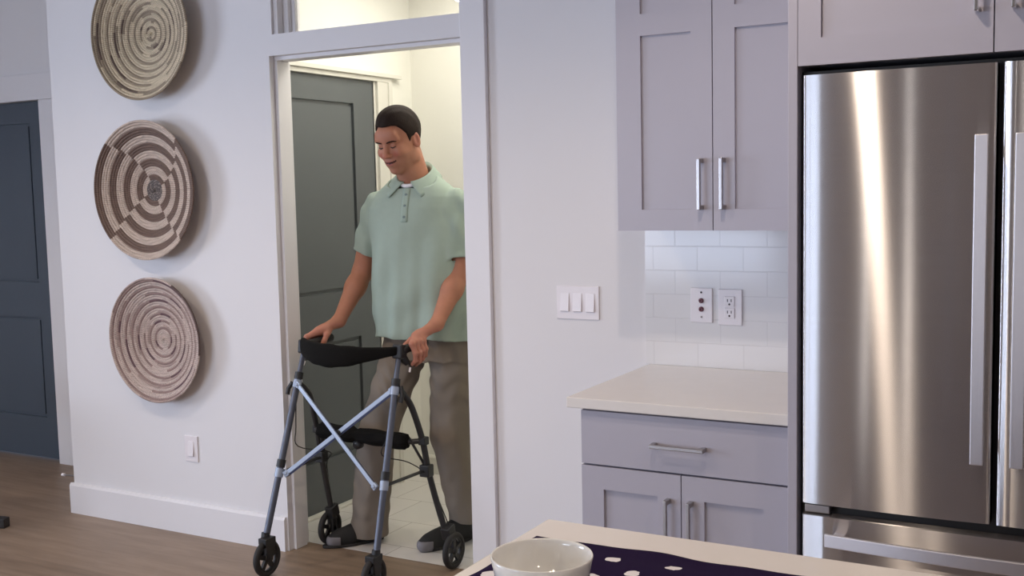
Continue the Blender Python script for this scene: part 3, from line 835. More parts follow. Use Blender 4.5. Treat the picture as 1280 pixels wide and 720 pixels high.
# ------------------------------------------------------------------ walker
wk = empty('walker', (-2.64, -0.05, 0), 'folding four wheeled walker with pale blue cross braces, held by the man', 'walker')
SIDE = {
    'R': dict(ft=(-2.900, -0.005, 0.872), fb=(-2.922, -0.262, 0.135), fw=(-2.905, -0.275, 0.074), rw=(-2.930, 0.150, 0.075), g0=(-2.895, 0.0, 0.884), g1=(-2.868, 0.135, 0.900), s=-1),
    'L': dict(ft=(-2.432, -0.005, 0.876), fb=(-2.398, -0.245, 0.135), fw=(-2.398, -0.262, 0.074), rw=(-2.283, 0.115, 0.075), g0=(-2.424, 0.0, 0.886), g1=(-2.398, 0.135, 0.900), s=1),
}
def lerp(a, b, t): return Vector(a) * (1 - t) + Vector(b) * t
def wheel(c, parent, name='wheel', r=0.0735, w=0.012):
    c = Vector(c)
    mb = MB()
    prof = []
    for k in range(14):
        a = 2 * PI * k / 14
        prof.append((r - 0.011 + 0.011 * math.cos(a), w * math.sin(a)))
    mb.lathe(prof, c, (1, 0, 0), 48, closed=True)
    o = mb.build(name, M['rubber'], parent)
    mb = MB()
    mb.lathe([(r - 0.021, -w * 0.6), (r - 0.019, w * 0.6), (r - 0.026, w * 0.6), (r - 0.026, -w * 0.6)], c, (1, 0, 0), 40, closed=True)
    mb.lathe([(0.001, -w), (0.014, -w), (0.018, 0), (0.014, w), (0.001, w)], c, (1, 0, 0), 24)
    for k in range(5):
        a = 2 * PI * k / 5 + 0.3
        d = Vector((0, math.cos(a), math.sin(a))); t = Vector((0, -math.sin(a), math.cos(a)))
        q0 = c + d * 0.014; q1 = c + d * (r - 0.022)
        mb.obox((q0 + q1) / 2, d * ((q1 - q0).length / 2), t * 0.0085, (w * 0.5, 0, 0))
    mb.build('hub', M['darkplastic'], o)
    return o
for key, S in SIDE.items():
    s = S['s']; ft, fb = Vector(S['ft']), Vector(S['fb'])
    # front leg: upper inner tube, lower outer tube
    fl_ = MB().tube([ft, lerp(ft, fb, 0.20)], 0.0105, 16).tube([lerp(ft, fb, 0.16), fb], 0.0135, 16).build('front_leg', M['tube'], wk)
    for t0, t1 in ((0.13, 0.165), (0.585, 0.625)):
        MB().tube([lerp(ft, fb, t0), lerp(ft, fb, t1)], 0.0178, 16).build('collar', M['darkplastic'], fl_)
    for t0, t1 in ((0.17, 0.21), (0.63, 0.675)):
        MB().tube([lerp(ft, fb, t0), lerp(ft, fb, t1)], 0.0174, 16).build('bracket', M['brace'], fl_)
    MB().tube([lerp(ft, fb, 0.17) + Vector((-0.02 * 1, -0.012, -0.01)), lerp(ft, fb, 0.20) + Vector((-0.034, -0.012, -0.012)), lerp(ft, fb, 0.235) + Vector((-0.032, -0.012, -0.01))] if key == 'R'
              else [lerp(ft, fb, 0.17) + Vector((0.016, 0.014, 0)), lerp(ft, fb, 0.21) + Vector((0.026, 0.016, 0)), lerp(ft, fb, 0.25) + Vector((0.022, 0.016, 0))], 0.009, 10).build('release_lever', M['darkplastic'], fl_)
    # caster fork and front wheel
    fw = Vector(S['fw'])
    mb = MB().tube([fb + Vector((0, 0.004, 0.035)), fb + Vector((0, 0, -0.005)), fb + Vector((0, -0.002, -0.03))], [0.016, 0.019, 0.022], 16)
    for k in (-1, 1):
        mb.add([(fw.x + k * 0.015, fw.y + 0.032, fw.z + 0.062), (fw.x + k * 0.015, fw.y - 0.022, fw.z + 0.062), (fw.x + k * 0.015, fw.y - 0.012, fw.z - 0.010), (fw.x + k * 0.015, fw.y + 0.012, fw.z - 0.010),
                (fw.x + k * 0.020, fw.y + 0.032, fw.z + 0.062), (fw.x + k * 0.020, fw.y - 0.022, fw.z + 0.062), (fw.x + k * 0.020, fw.y - 0.012, fw.z - 0.010), (fw.x + k * 0.020, fw.y + 0.012, fw.z - 0.010)],
               [(0, 1, 2, 3), (7, 6, 5, 4), (0, 4, 5, 1), (1, 5, 6, 2), (2, 6, 7, 3), (3, 7, 4, 0)])
    mb.box(fw.x - 0.020, fw.x + 0.020, fw.y - 0.024, fw.y + 0.034, fw.z + 0.058, fw.z + 0.082)
    mb.tube([(fw.x - 0.022, fw.y, fw.z), (fw.x + 0.022, fw.y, fw.z)], 0.008, 12)
    mb.build('fork', M['darkplastic'], wk, bevel=0.002)
    wheel(fw, wk)
    # rear leg, bowed
    rw = Vector(S['rw'])
    top = lerp(ft, fb, 0.19) + Vector((0.012 * s, 0.02, 0))
    if key == 'L':
        pts = [top, (-2.402, 0.015, 0.675), (-2.388, 0.045, 0.585), (-2.376, 0.063, 0.50), (-2.368, 0.078, 0.40), (-2.345, 0.10, 0.26), (-2.312, 0.118, 0.12)]
    else:
        pts = [top, (-2.905, 0.02, 0.675), (-2.908, 0.048, 0.585), (-2.910, 0.070, 0.50), (-2.912, 0.09, 0.40), (-2.912, 0.12, 0.26), (-2.912, 0.15, 0.12)]
    # smooth the bow
    P = [Vector(p) for p in pts]; sm = []
    for i in range(len(P) - 1):
        a = P[max(i - 1, 0)]; b = P[i]; c = P[i + 1]; d_ = P[min(i + 2, len(P) - 1)]
        for t in (0, .25, .5, .75):
            sm.append(0.5 * ((2 * b) + (c - a) * t + (2 * a - 5 * b + 4 * c - d_) * t * t + (3 * b - a - 3 * c + d_) * t ** 3))
    sm.append(P[-1])
    rl = MB().tube(sm, 0.0125, 14).build('rear_leg', M['darktube'], wk)
    J = P[4]
    mb = MB().obox(J + Vector((-0.004 * s, -0.006, 0)), (0.022, 0, 0), (0, 0.02, 0), (0, 0, 0.024))
    mb.build('joint_block', M['darkplastic'], rl, bevel=0.004)
    MB().obox(P[3] + Vector((0, 0, 0.02)), (0.016, 0, 0), (0, 0.017, 0), (0, 0, 0.016)).build('seat_clamp', M['darkplastic'], rl, bevel=0.004)
    # links between front leg, joint and seat
    q = lerp(ft, fb, 0.655)
    MB().tube([q + Vector((0, 0.012, 0)), J + Vector((-0.01 * s, -0.01, 0.0))], 0.0095, 12, flat=0.6).build('side_link', M['darktube'], wk)
    MB().tube([J + Vector((-0.012 * s, 0, 0.012)), P[3] + Vector((-0.045 * s, -0.03, 0.03))], 0.009, 12, flat=0.6).build('seat_link', M['darktube'], wk)
    # brake shoe block and cable at the rear wheel
    mb = MB().obox(rw + Vector((-0.014 * s - 0.006 * s, -0.005, 0.075)), (0.02, 0, 0), (0, 0.022, 0.008), (0, -0.006, 0.024))
    mb.obox(rw + Vector((-0.022 * s, 0, 0.03)), (0.006, 0, 0), (0, 0.014, 0), (0, 0, 0.045))
    mb.tube([rw + Vector((-0.028 * s, 0, 0)), rw + Vector((0.014 * s, 0, 0))], 0.008, 12)
    mb.build('brake_block', M['darkplastic'], wk, bevel=0.003)
    wheel(rw, wk)
    # grip, hub and brake lever
    g0, g1 = Vector(S['g0']), Vector(S['g1'])
    gd = (g1 - g0).normalized()
    gp = MB().tube([g0 + gd * 0.0, g0 + gd * 0.02, g0 + gd * 0.03, g1 - gd * 0.006, g1], [0.016, 0.0185, 0.0165, 0.0172, 0.013], 18).build('grip', M['rubber'], wk)
    mb = MB().obox(ft + Vector((0, 0.004, 0.004)), (0.022, 0, 0), (0, 0.022, -0.004), (0, 0.004, 0.028))
    mb.tube([ft + Vector((0.004 * s, 0.012, -0.018)), ft + Vector((0.018 * s, 0.03, -0.045))], [0.02, 0.012], 14)
    mb.build('handle_hub', M['darkplastic'], wk, bevel=0.006)
    L0 = ft + Vector((0.014 * s, 0.02, -0.025))
    lv = MB().tube([L0, L0 + Vector((0.012 * s, 0.02, -0.03)), L0 + Vector((0.012 * s, 0.06, -0.035)), L0 + Vector((0.006 * s, 0.11, -0.022))], [0.008, 0.0075, 0.006, 0.005], 12, flat=0.7).build('brake_lever', M['darkplastic'], wk)
    MB().tube([L0 + Vector((0.014 * s, 0.012, -0.036)), L0 + Vector((0.016 * s, 0.004, -0.052))], 0.0042, 10).build('cable_end', M['plate'], lv)
    # brake cable down to the rear wheel
    A = L0 + Vector((0.012 * s, 0.01, -0.04)); B = J + Vector((-0.03 * s, -0.02, 0.03)); C2 = rw + Vector((-0.02 * s, 0.0, 0.10))
    mid = lerp(ft, fb, 0.42) + Vector((-0.022 * s, 0.02, 0))
    mb = MB()
    cp = [lerp(ft, fb, 0.22) + Vector((0.012 * s, 0.015, 0)), mid, lerp(ft, fb, 0.52) + Vector((-0.045 * s, 0.03, 0)), J + Vector((-0.07 * s, -0.03, 0.03)), J + Vector((-0.012 * s, 0.018, -0.04)), C2]
    Pc = [Vector(p) for p in cp]; smc = []
    for i in range(len(Pc) - 1):
        a = Pc[max(i - 1, 0)]; b = Pc[i]; c = Pc[i + 1]; d_ = Pc[min(i + 2, len(Pc) - 1)]
        for t in (0, .2, .4, .6, .8):
            smc.append(0.5 * ((2 * b) + (c - a) * t + (2 * a - 5 * b + 4 * c - d_) * t * t + (3 * b - a - 3 * c + d_) * t ** 3))
    smc.append(Pc[-1])
    mb.tube(smc, 0.0022, 8).build('brake_cable', M['rubber'], wk)

# cross braces in front
R_, L_ = SIDE['R'], SIDE['L']
TLp = lerp(R_['ft'], R_['fb'], 0.19) + Vector((0.018, -0.016, 0.0))
BRp = lerp(L_['ft'], L_['fb'], 0.655) + Vector((-0.030, -0.016, 0.0))
TRp = lerp(L_['ft'], L_['fb'], 0.19) + Vector((-0.018, -0.004, 0.0))
BLp = lerp(R_['ft'], R_['fb'], 0.655) + Vector((0.030, -0.004, 0.0))
def brace(a, b, gap=None):
    a, b = Vector(a), Vector(b)
    t = (b - a).normalized(); n = Vector((0, -1, 0)); n = (n - t * n.dot(t)).normalized(); w = t.cross(n)
    L = (b - a).length
    mb = MB()
    mb.obox((a + b) / 2 + n * 0.0035, t * (L / 2), w * 0.0085, n * 0.0025)
    o = mb.build('cross_brace', M['brace'], wk, bevel=0.0015)
    mb = MB(); mb.obox((a + b) / 2 - n * 0.003 + Vector((0, 0, -0.0055)), t * (L / 2), w * 0.0095, n * 0.0038)
    mb.build('channel', M['braceedge'], o, bevel=0.001)
    for q in (a, b):
        mb = MB()
        mb.obox(q + n * 0.002, t * 0.012, w * 0.013, n * 0.006)
        mb.lathe([(0.007, 0), (0.007, 0.004), (0.001, 0.004)], q + n * 0.008, n, 16)
        mb.build('end_bracket', M['brace'], o, bevel=0.003)
    return o
brace(TLp, BRp)
brace(TRp + Vector((0, 0.014, 0)), BLp + Vector((0, 0.014, 0)))
pc = (TLp + BRp) / 2
MB().lathe([(0.011, -0.016), (0.012, -0.004), (0.001, -0.004)], pc + Vector((0, 0.006, 0)), (0, -1, 0), 18).build('pivot', M['darkplastic'], wk)

# backrest strap between the handle hubs
A = Vector(R_['ft']) + Vector((0.0, -0.012, 0.008)); B = Vector(L_['ft']) + Vector((-0.0, -0.012, 0.004))
pts = []
n = 26
vs = []; fs = []
ring = 14
for i in range(n + 1):
    t = i / n
    c = lerp(A, B, t) + Vector((0, -0.105 * math.sin(PI * t) ** 0.85, 0.006 - 0.012 * math.sin(PI * t)))
    hgt = np.interp(t, [0, 0.04, 0.12, 0.3, 0.5, 0.68, 0.86, 1.0], [0.022, 0.034, 0.038, 0.045, 0.046, 0.038, 0.024, 0.017])
    th = np.interp(t, [0, 0.05, 0.3, 0.68, 0.86, 1.0], [0.012, 0.017, 0.020, 0.017, 0.011, 0.010])
    # slow wrinkles of the padding
    hgt *= 1 + 0.03 * math.sin(t * 31)
    c.z += -0.006 * math.sin(PI * t)
    dt = Vector((1, -0.105 * PI * math.cos(PI * t), 0)); dt.normalize()
    nn = Vector((dt.y, -dt.x, 0))
    for k in range(ring):
        a = 2 * PI * k / ring
        ca, sa = math.cos(a), math.sin(a)
        vs.append(c + nn * th * math.copysign(abs(ca) ** 0.7, ca) + Vector((0, 0, 1)) * hgt * math.copysign(abs(sa) ** 0.7, sa))
for i in range(n):
    for k in range(ring):
        a = i * ring + k; b = i * ring + (k + 1) % ring
        fs.append((a, b, b + ring, a + ring))
fs += [tuple(range(ring))[::-1], tuple(n * ring + k for k in range(ring))]
MB().add(vs, fs, True).build('backrest_strap', M['fabricblack'], wk)
# rolled fabric seat between the rear legs
A = Vector((-2.875, 0.035, 0.527)); B = Vector((-2.425, 0.03, 0.517))
vs = []; fs = []; n = 40; ring = 24
for i in range(n + 1):
    t = i / n
    c = lerp(A, B, t)
    r0 = 0.030 * min(1, (t / 0.03) ** 0.5 + 0.2, ((1 - t) / 0.03) ** 0.5 + 0.25) * (1 + 0.06 * math.sin(t * 23))
    if 0.40 < t < 0.47: r0 *= 0.82
    for k in range(ring):
        a = 2 * PI * k / ring
        rr_ = r0 * (1 + 0.09 * math.sin(a * 6 + 1.5 * math.sin(t * 9)))
        vs.append(c + Vector((0, math.cos(a) * rr_ * 1.1, math.sin(a) * rr_)))
for i in range(n):
    for k in range(ring):
        a = i * ring + k; b = i * ring + (k + 1) % ring
        fs.append((a, b, b + ring, a + ring))
fs += [tuple(range(ring))[::-1], tuple(n * ring + k for k in range(ring))]
MB().add(vs, fs, True).build('folded_seat', M['fabricblack'], wk)
MB().tube([(-2.912, 0.06, 0.52), (-2.86, 0.04, 0.525)], 0.011, 12).build('seat_rail', M['darktube'], wk)
MB().tube([(-2.43, 0.035, 0.517), (-2.382, 0.06, 0.52)], 0.011, 12).build('seat_rail', M['darktube'], wk)
MB().lathe([(0.001, -0.014), (0.020, -0.012), (0.020, 0.012), (0.001, 0.014)], (-2.675, 0.035, 0.485), (0, 1, 0), 20).build('fold_handle', M['darkplastic'], wk)

# ------------------------------------------------------------------ implicit surfaces for the figure
class Field:
    def __init__(s, lo, hi, h, init=0.06):
        s.lo = np.array(lo, float); s.h = h
        s.n = np.ceil((np.array(hi) - s.lo) / h).astype(int) + 1
        s.ax = [s.lo[i] + h * np.arange(s.n[i]) for i in range(3)]
        s.F = np.full(tuple(s.n), init, dtype=np.float32)
    def box(s, lo, hi, m=0.035):
        i0 = np.clip(np.floor((np.array(lo) - m - s.lo) / s.h).astype(int), 0, s.n - 1)
        i1 = np.clip(np.ceil((np.array(hi) + m - s.lo) / s.h).astype(int) + 1, 1, s.n)
        sl = tuple(slice(a, b) for a, b in zip(i0, i1))
        x = s.ax[0][sl[0]][:, None, None]; y = s.ax[1][sl[1]][None, :, None]; z = s.ax[2][sl[2]][None, None, :]
        return sl, x, y, z
    def union(s, fn, lo, hi, k=0.01):
        sl, x, y, z = s.box(lo, hi); d = fn(x, y, z).astype(np.float32)
        a = s.F[sl]
        hh = np.maximum(k - np.abs(a - d), 0) / k
        s.F[sl] = np.minimum(a, d) - hh * hh * k * 0.25
    def carve(s, fn, lo, hi, k=0.006):
        sl, x, y, z = s.box(lo, hi); d = -fn(x, y, z).astype(np.float32)
        a = s.F[sl]
        hh = np.maximum(k - np.abs(a - d), 0) / k
        s.F[sl] = np.maximum(a, d) + hh * hh * k * 0.25
    def cap(s, a, b, ra, rb, k=0.01, carve=False, sq=None):
        a = np.array(a, float); b = np.array(b, float)
        ab = b - a; L2 = ab @ ab + 1e-12
        def fn(x, y, z):
            t = np.clip(((x - a[0]) * ab[0] + (y - a[1]) * ab[1] + (z - a[2]) * ab[2]) / L2, 0, 1)
            dx = x - a[0] - t * ab[0]; dy = y - a[1] - t * ab[1]; dz = z - a[2] - t * ab[2]
            if sq is not None:
                v, q = sq; v = np.array(v)
                pr = dx * v[0] + dy * v[1] + dz * v[2]
                dd = dx * dx + dy * dy + dz * dz - pr * pr + (pr / q) ** 2
            else: dd = dx * dx + dy * dy + dz * dz
            return np.sqrt(dd) - (ra + (rb - ra) * t)
        r = max(ra, rb)
        (s.carve if carve else s.union)(fn, np.minimum(a, b) - r, np.maximum(a, b) + r, k)
    def ell(s, c, r, R=None, k=0.01, carve=False):
        c = np.array(c, float); r = np.array(r, float); R = np.eye(3) if R is None else np.array(R)   # rows = local axes
        def fn(x, y, z):
            dx, dy, dz = x - c[0], y - c[1], z - c[2]
            q = [(R[i, 0] * dx + R[i, 1] * dy + R[i, 2] * dz) for i in range(3)]
            k0 = np.sqrt(sum((q[i] / r[i]) ** 2 for i in range(3)))
            k1 = np.sqrt(sum((q[i] / r[i] ** 2) ** 2 for i in range(3))) + 1e-9
            return k0 * (k0 - 1) / k1
        m = r.max()
        (s.carve if carve else s.union)(fn, c - m, c + m, k)
    def mesh(s, name, material, parent):
        F = s.F; h = s.h
        ins = F < 0
        nx_, ny_, nz_ = F.shape
        cnt = np.zeros((nx_ - 1, ny_ - 1, nz_ - 1), dtype=np.int8)
        for dx in (0, 1):
            for dy in (0, 1):
                for dz in (0, 1):
                    cnt += ins[dx:nx_ - 1 + dx, dy:ny_ - 1 + dy, dz:nz_ - 1 + dz]
        act = (cnt > 0) & (cnt < 8)
        idx = np.argwhere(act)
        ids = np.full(act.shape, -1, dtype=np.int32)
        ids[act] = np.arange(len(idx))
        P = np.zeros((len(idx), 3)); W = np.zeros(len(idx))
        corners = [(0, 0, 0), (1, 0, 0), (0, 1, 0), (1, 1, 0), (0, 0, 1), (1, 0, 1), (0, 1, 1), (1, 1, 1)]
        val = [F[idx[:, 0] + c[0], idx[:, 1] + c[1], idx[:, 2] + c[2]].astype(np.float64) for c in corners]
        edges = [(0, 1), (2, 3), (4, 5), (6, 7), (0, 2), (1, 3), (4, 6), (5, 7), (0, 4), (1, 5), (2, 6), (3, 7)]
        for a, b in edges:
            fa, fb_ = val[a], val[b]
            m = (fa < 0) != (fb_ < 0)
            t = np.where(m, fa / np.where(m, fa - fb_, 1), 0)
            ca, cb = np.array(corners[a], float), np.array(corners[b], float)
            P += np.where(m[:, None], ca + (cb - ca) * t[:, None], 0); W += m
        P = (P / W[:, None] + idx) * h + s.lo
        quads = []
        for axis in range(3):
            A = [slice(None)] * 3; B = [slice(None)] * 3
            A[axis] = slice(0, -1); B[axis] = slice(1, None)
            ia, ib = ins[tuple(A)], ins[tuple(B)]
            e = np.argwhere(ia != ib)
            o1, o2 = [(1, 2), (2, 0), (0, 1)][axis]
            e = e[(e[:, o1] > 0) & (e[:, o2] > 0) & (e[:, o1] < F.shape[o1] - 1) & (e[:, o2] < F.shape[o2] - 1)]
            q = []
            for da, db in ((1, 1), (0, 1), (0, 0), (1, 0)):
                c = e.copy(); c[:, o1] -= da; c[:, o2] -= db
                q.append(ids[c[:, 0], c[:, 1], c[:, 2]])
            q = np.stack(q, 1)
            flip = ~ins[e[:, 0], e[:, 1], e[:, 2]]
            q[flip] = q[flip][:, ::-1]
            quads.append(q)
        Q = np.concatenate(quads)
        Q = Q[(Q >= 0).all(1)]
        me = bpy.data.meshes.new(name)
        me.from_pydata(P.tolist(), [], Q.tolist())
        me.polygons.foreach_set('use_smooth', np.ones(len(Q), bool))
        me.update()
        return link(name, me, material, parent), P

FWD = np.array([math.sin(math.radians(9)), -math.cos(math.radians(9)), 0.0])   # where the chest points
LFT = np.array([math.cos(math.radians(9)), math.sin(math.radians(9)), 0.0])    # his own left
def loft(tab, zlo=None, zhi=None, warp=None):
    tab = np.array(tab, float)      # z, cx, cy, a (sideways), b (fore-aft)
    def fn(x, y, z):
        cx_ = np.interp(z, tab[:, 0], tab[:, 1]); cy_ = np.interp(z, tab[:, 0], tab[:, 2])
        a = np.interp(z, tab[:, 0], tab[:, 3]); b = np.interp(z, tab[:, 0], tab[:, 4])
        dx, dy = x - cx_, y - cy_
        u = dx * LFT[0] + dy * LFT[1]; v = dx * FWD[0] + dy * FWD[1]
        pw = 2.3
        q = ((np.abs(u) / a) ** pw + (np.abs(v) / b) ** pw) ** (1 / pw)
        d = (q - 1) * np.minimum(a, b) * 0.92
        if warp is not None: d = d + warp(u, v, z)
        if zlo is not None: d = np.maximum(d, zlo - z)
        if zhi is not None: d = np.maximum(d, z - zhi)
        return d
    lo = [tab[:, 1].min() - tab[:, 3].max(), tab[:, 2].min() - tab[:, 3].max(), tab[0, 0] if zlo is None else zlo]
    hi = [tab[:, 1].max() + tab[:, 3].max(), tab[:, 2].max() + tab[:, 3].max(), tab[-1, 0] if zhi is None else zhi]
    return fn, lo, hi

person = empty('person', (-2.60, 0.28, 0), 'man in sage green polo and taupe trousers looking down, holding the walker in the doorway', 'person')
NECK = np.array([-2.557, 0.345, 1.54])
SH = {'R': np.array([-2.748, 0.312, 1.452]), 'L': np.array([-2.368, 0.360, 1.452])}
EL = {'R': np.array([-2.840, 0.330, 1.165]), 'L': np.array([-2.352, 0.325, 1.165])}
WR = {'R': np.array([-2.852, 0.165, 0.965]), 'L': np.array([-2.362, 0.160, 0.972])}
HIP = {'R': np.array([-2.615, 0.335, 0.90]), 'L': np.array([-2.425, 0.375, 0.90])}
KN = {'R': np.array([-2.705, 0.20, 0.48]), 'L': np.array([-2.440, 0.355, 0.475])}
AN = {'R': np.array([-2.808, 0.240, 0.085]), 'L': np.array([-2.435, 0.425, 0.085])}
TOE = {'R': np.array([-2.893, 0.125, 0.028]), 'L': np.array([-2.507, 0.238, 0.028])}

# head frame
psi, pit, rol = math.radians(-2), math.radians(20), math.radians(2)
hf = np.array([math.sin(psi) * math.cos(pit), -math.cos(psi) * math.cos(pit), -math.sin(pit)])
hl = np.array([math.cos(psi), math.sin(psi), 0.0])
hu = np.cross(hf, hl)
hl, hu = hl * math.cos(rol) + hu * math.sin(rol), hu * math.cos(rol) - hl * math.sin(rol)
HO = np.array([-2.572, 0.240, 1.700])
HR = np.stack([hf, hl, hu])
def H(f, l, u): return HO + hf * f + hl * l + hu * u

body = Field((-2.98, -0.03, 0.0), (-2.22, 0.60, 1.90), 0.0035)
B_ = body
# trunk and legs (hidden under the clothes but whole)
fn, lo, hi = loft([(0.82, -2.52, .355, .13, .09), (0.95, -2.52, .355, .155, .105), (1.15, -2.53, .35, .15, .10), (1.35, -2.55, .345, .165, .105), (1.45, -2.555, .345, .15, .085), (1.52, -2.557, .345, .08, .06)], 0.82, 1.52)
B_.union(fn, lo, hi, 0.02)
for k in 'RL':
    B_.cap(SH[k] + np.array([0.018 if k == 'R' else -0.018, 0, -0.030]), EL[k], 0.042, 0.041, 0.02)
    B_.cap(SH[k] + (EL[k] - SH[k]) * 0.55, EL[k], 0.047, 0.040, 0.02)
    d = WR[k] - EL[k]
    B_.cap(EL[k], EL[k] + d * 0.35, 0.041, 0.045, 0.02)
    B_.cap(EL[k] + d * 0.3, WR[k], 0.044, 0.0265, 0.015)
    B_.cap(HIP[k], KN[k], 0.078, 0.05, 0.03)
    B_.cap(KN[k], AN[k], 0.05, 0.036, 0.02)
    B_.cap(AN[k] - np.array([0, 0, 0.02]), TOE[k] + (AN[k] - TOE[k]) * 0.15 - np.array([0, 0, 0.002]), 0.026, 0.015, 0.01)
# neck
B_.cap(NECK + np.array([0, 0.0, -0.02]), H(-0.035, 0, -0.045), 0.059, 0.056, 0.02)
B_.cap(NECK + np.array([0, -0.03, -0.01]), H(0.015, 0, -0.075), 0.050, 0.046, 0.02)
# head
B_.ell(H(-0.014, 0, 0.036), (0.098, 0.078, 0.094), HR, 0.012)
B_.ell(H(0.022, 0, -0.020), (0.070, 0.068, 0.088), HR, 0.015)
B_.ell(H(0.030, 0, -0.066), (0.058, 0.054, 0.046), HR, 0.018)
B_.ell(H(0.066, 0, -0.098), (0.022, 0.024, 0.019), HR, 0.016)          # chin
for s in (-1, 1):
    B_.ell(H(0.060, s * 0.042, -0.022), (0.028, 0.023, 0.024), HR, 0.015)  # cheek
    B_.ell(H(-0.004, s * 0.059, -0.062), (0.030, 0.012, 0.026), HR, 0.02)   # jaw corner
    B_.cap(H(0.083, s * 0.008, 0.031), H(0.072, s * 0.050, 0.030), 0.010, 0.009, 0.012)  # brow ridge
B_.ell(H(0.075, 0, 0.050), (0.022, 0.052, 0.030), HR, 0.02)             # forehead
for s in (-1, 1):
    B_.ell(H(0.094, s * 0.031, 0.012), (0.013, 0.017, 0.010), HR, 0.008, carve=True)
    B_.ell(H(0.074, s * 0.031, 0.010), (0.0135, 0.0145, 0.0125), HR, 0.004)   # lids closed over the eye
    # ears
    B_.ell(H(-0.012, s * 0.079, -0.002), (0.019, 0.008, 0.033), np.stack([hf * .96 + hl * s * -.28, hl * .96 + hf * s * .28, hu]), 0.006)
    B_.ell(H(-0.006, s * 0.086, 0.002), (0.010, 0.006, 0.019), HR, 0.004, carve=True)
# nose
B_.cap(H(0.084, 0, 0.020), H(0.108, 0, -0.022), 0.0085, 0.0115, 0.010)
B_.ell(H(0.108, 0, -0.026), (0.0125, 0.0125, 0.0105), HR, 0.006)
for s in (-1, 1):
    B_.ell(H(0.096, s * 0.0115, -0.029), (0.010, 0.0075, 0.008), HR, 0.005)
# mouth: muzzle, lips, crease
B_.ell(H(0.076, 0, -0.058), (0.022, 0.030, 0.024), HR, 0.014)
B_.ell(H(0.093, 0, -0.0535), (0.0085, 0.021, 0.0055), HR, 0.004)
B_.ell(H(0.0915, 0, -0.0665), (0.0085, 0.018, 0.0062), HR, 0.004)
for s in (-1, 1):
    B_.cap(H(0.101, 0, -0.0600), H(0.080, s * 0.029, -0.0535), 0.0030, 0.0024, 0.003, carve=True)
# hands
def hand(k):
    S = SIDE[k]; s = S['s']
    g0, g1 = np.array(S['g0']), np.array(S['g1'])
    gd = (g1 - g0) / np.linalg.norm(g1 - g0)
    out = np.array([s * 1.0, 0, 0]); out -= gd * (out @ gd); out /= np.linalg.norm(out)
    up = np.cross(gd, out); up = up if up[2] > 0 else -up
    def G(t, o, u): return g0 + gd * t + out * o + up * u
    W = WR[k]
    tlist = [0.030, 0.0515, 0.073, 0.0935]
    lens = [0.96, 1.06, 1.0, 0.84]
    if k == 'L': chain = [(0.030, 0.021), (0.044, -0.018), (0.038, -0.050), (0.018, -0.066)]
    else: chain = [(0.028, 0.022), (0.042, -0.014), (0.026, -0.040), (0.002, -0.046)]
    base = G(0.105, 0.004, 0.040)
    for i, t in enumerate(tlist):
        K = G(t, chain[0][0], chain[0][1] + 0.002 * (i in (1, 2)))
        q = [K]
        for j in range(1, 4):
            d0 = np.array(chain[j]) - np.array(chain[j - 1]); d0 = d0 * lens[i]
            prev = q[-1]
            q.append(prev + out * d0[0] + up * d0[1] + gd * (0.002 * (i - 1.5) * -0.3))
        rr_ = [0.0108, 0.0098, 0.0088, 0.0078]
        if i == 3: rr_ = [r * 0.88 for r in rr_]
        for j in range(3):
            B_.cap(q[j], q[j + 1], rr_[j], rr_[j + 1], 0.003)
        for j in (1,):
            B_.ell(q[j], (rr_[j] * 1.08,) * 3, None, 0.004)
        m = base + gd * 0.5 * (t - 0.09)
        B_.cap(K, m, 0.0118, 0.0155, 0.010)
    B_.cap(base + out * 0.006, W, 0.020, 0.0255, 0.018)
    B_.cap(G(0.08, 0.012, 0.036), G(0.11, -0.006, 0.036), 0.017, 0.019, 0.014)
    # thumb along the inner side
    T = [G(0.112, -0.012, 0.030), G(0.082, -0.027, 0.020), G(0.052, -0.0285, 0.006), G(0.034, -0.024, -0.008)]
    if k == 'R': T = [G(0.112, -0.012, 0.032), G(0.088, -0.028, 0.022), G(0.070, -0.030, 0.002), G(0.060, -0.025, -0.014)]
    for j in range(3):
        B_.cap(T[j], T[j + 1], [0.0150, 0.0120, 0.0105][j], [0.0120, 0.0105, 0.0088][j], 0.005)
hand('L'); hand('R')
bo, P = body.mesh('body', M['skin'], person)
# natural colour of skin, lips and cheeks
rel = (P - HO); lf, ll, lu = rel @ hf, rel @ hl, rel @ hu
base = np.array([0.43, 0.187, 0.115])
c = np.tile(base, (len(P), 1))
def blend(w, col):
    global c
    w = np.clip(w, 0, 1)[:, None]; c = c * (1 - w) + np.array(col) * w
head = (P[:, 2] > 1.5)
blend((1 - np.sqrt(((lf - 0.085) / 0.03) ** 2 + ((np.abs(ll) - 0.035) / 0.024) ** 2 + ((lu + 0.028) / 0.02) ** 2)) * 1.2 * head, (0.46, 0.165, 0.115))
blend((1 - np.sqrt(((lf - 0.112) / 0.02) ** 2 + (ll / 0.018) ** 2 + ((lu + 0.026) / 0.016) ** 2)) * 1.2 * head, (0.48, 0.17, 0.12))
bw_ = (lf > 0.01) & (lu < -0.035) & head
blend(0.22 * bw_, (0.27, 0.155, 0.115))
lip = 1.6 * (1 - np.sqrt((ll / 0.025) ** 2 + ((lu + 0.060 - 0.25 * ll ** 2 / 0.03) / 0.0135) ** 2)) * (lf > 0.082) * head
blend(lip, (0.36, 0.10, 0.085))
mline = (np.abs(lu + 0.0600 - 0.0065 * np.clip(np.abs(ll) / 0.029, 0, 1) ) < 0.0032) & (np.abs(ll) < 0.029) & (lf > 0.07) & head
blend(1.0 * mline, (0.05, 0.012, 0.012))
earw = (np.abs(ll) > 0.078) & (np.abs(lu) < 0.04) & (lf < 0.02) & head
blend(0.5 * earw, (0.46, 0.17, 0.13))
hands_ = (P[:, 2] < 0.96) & (P[:, 2] > 0.78) & (P[:, 1] < 0.2)
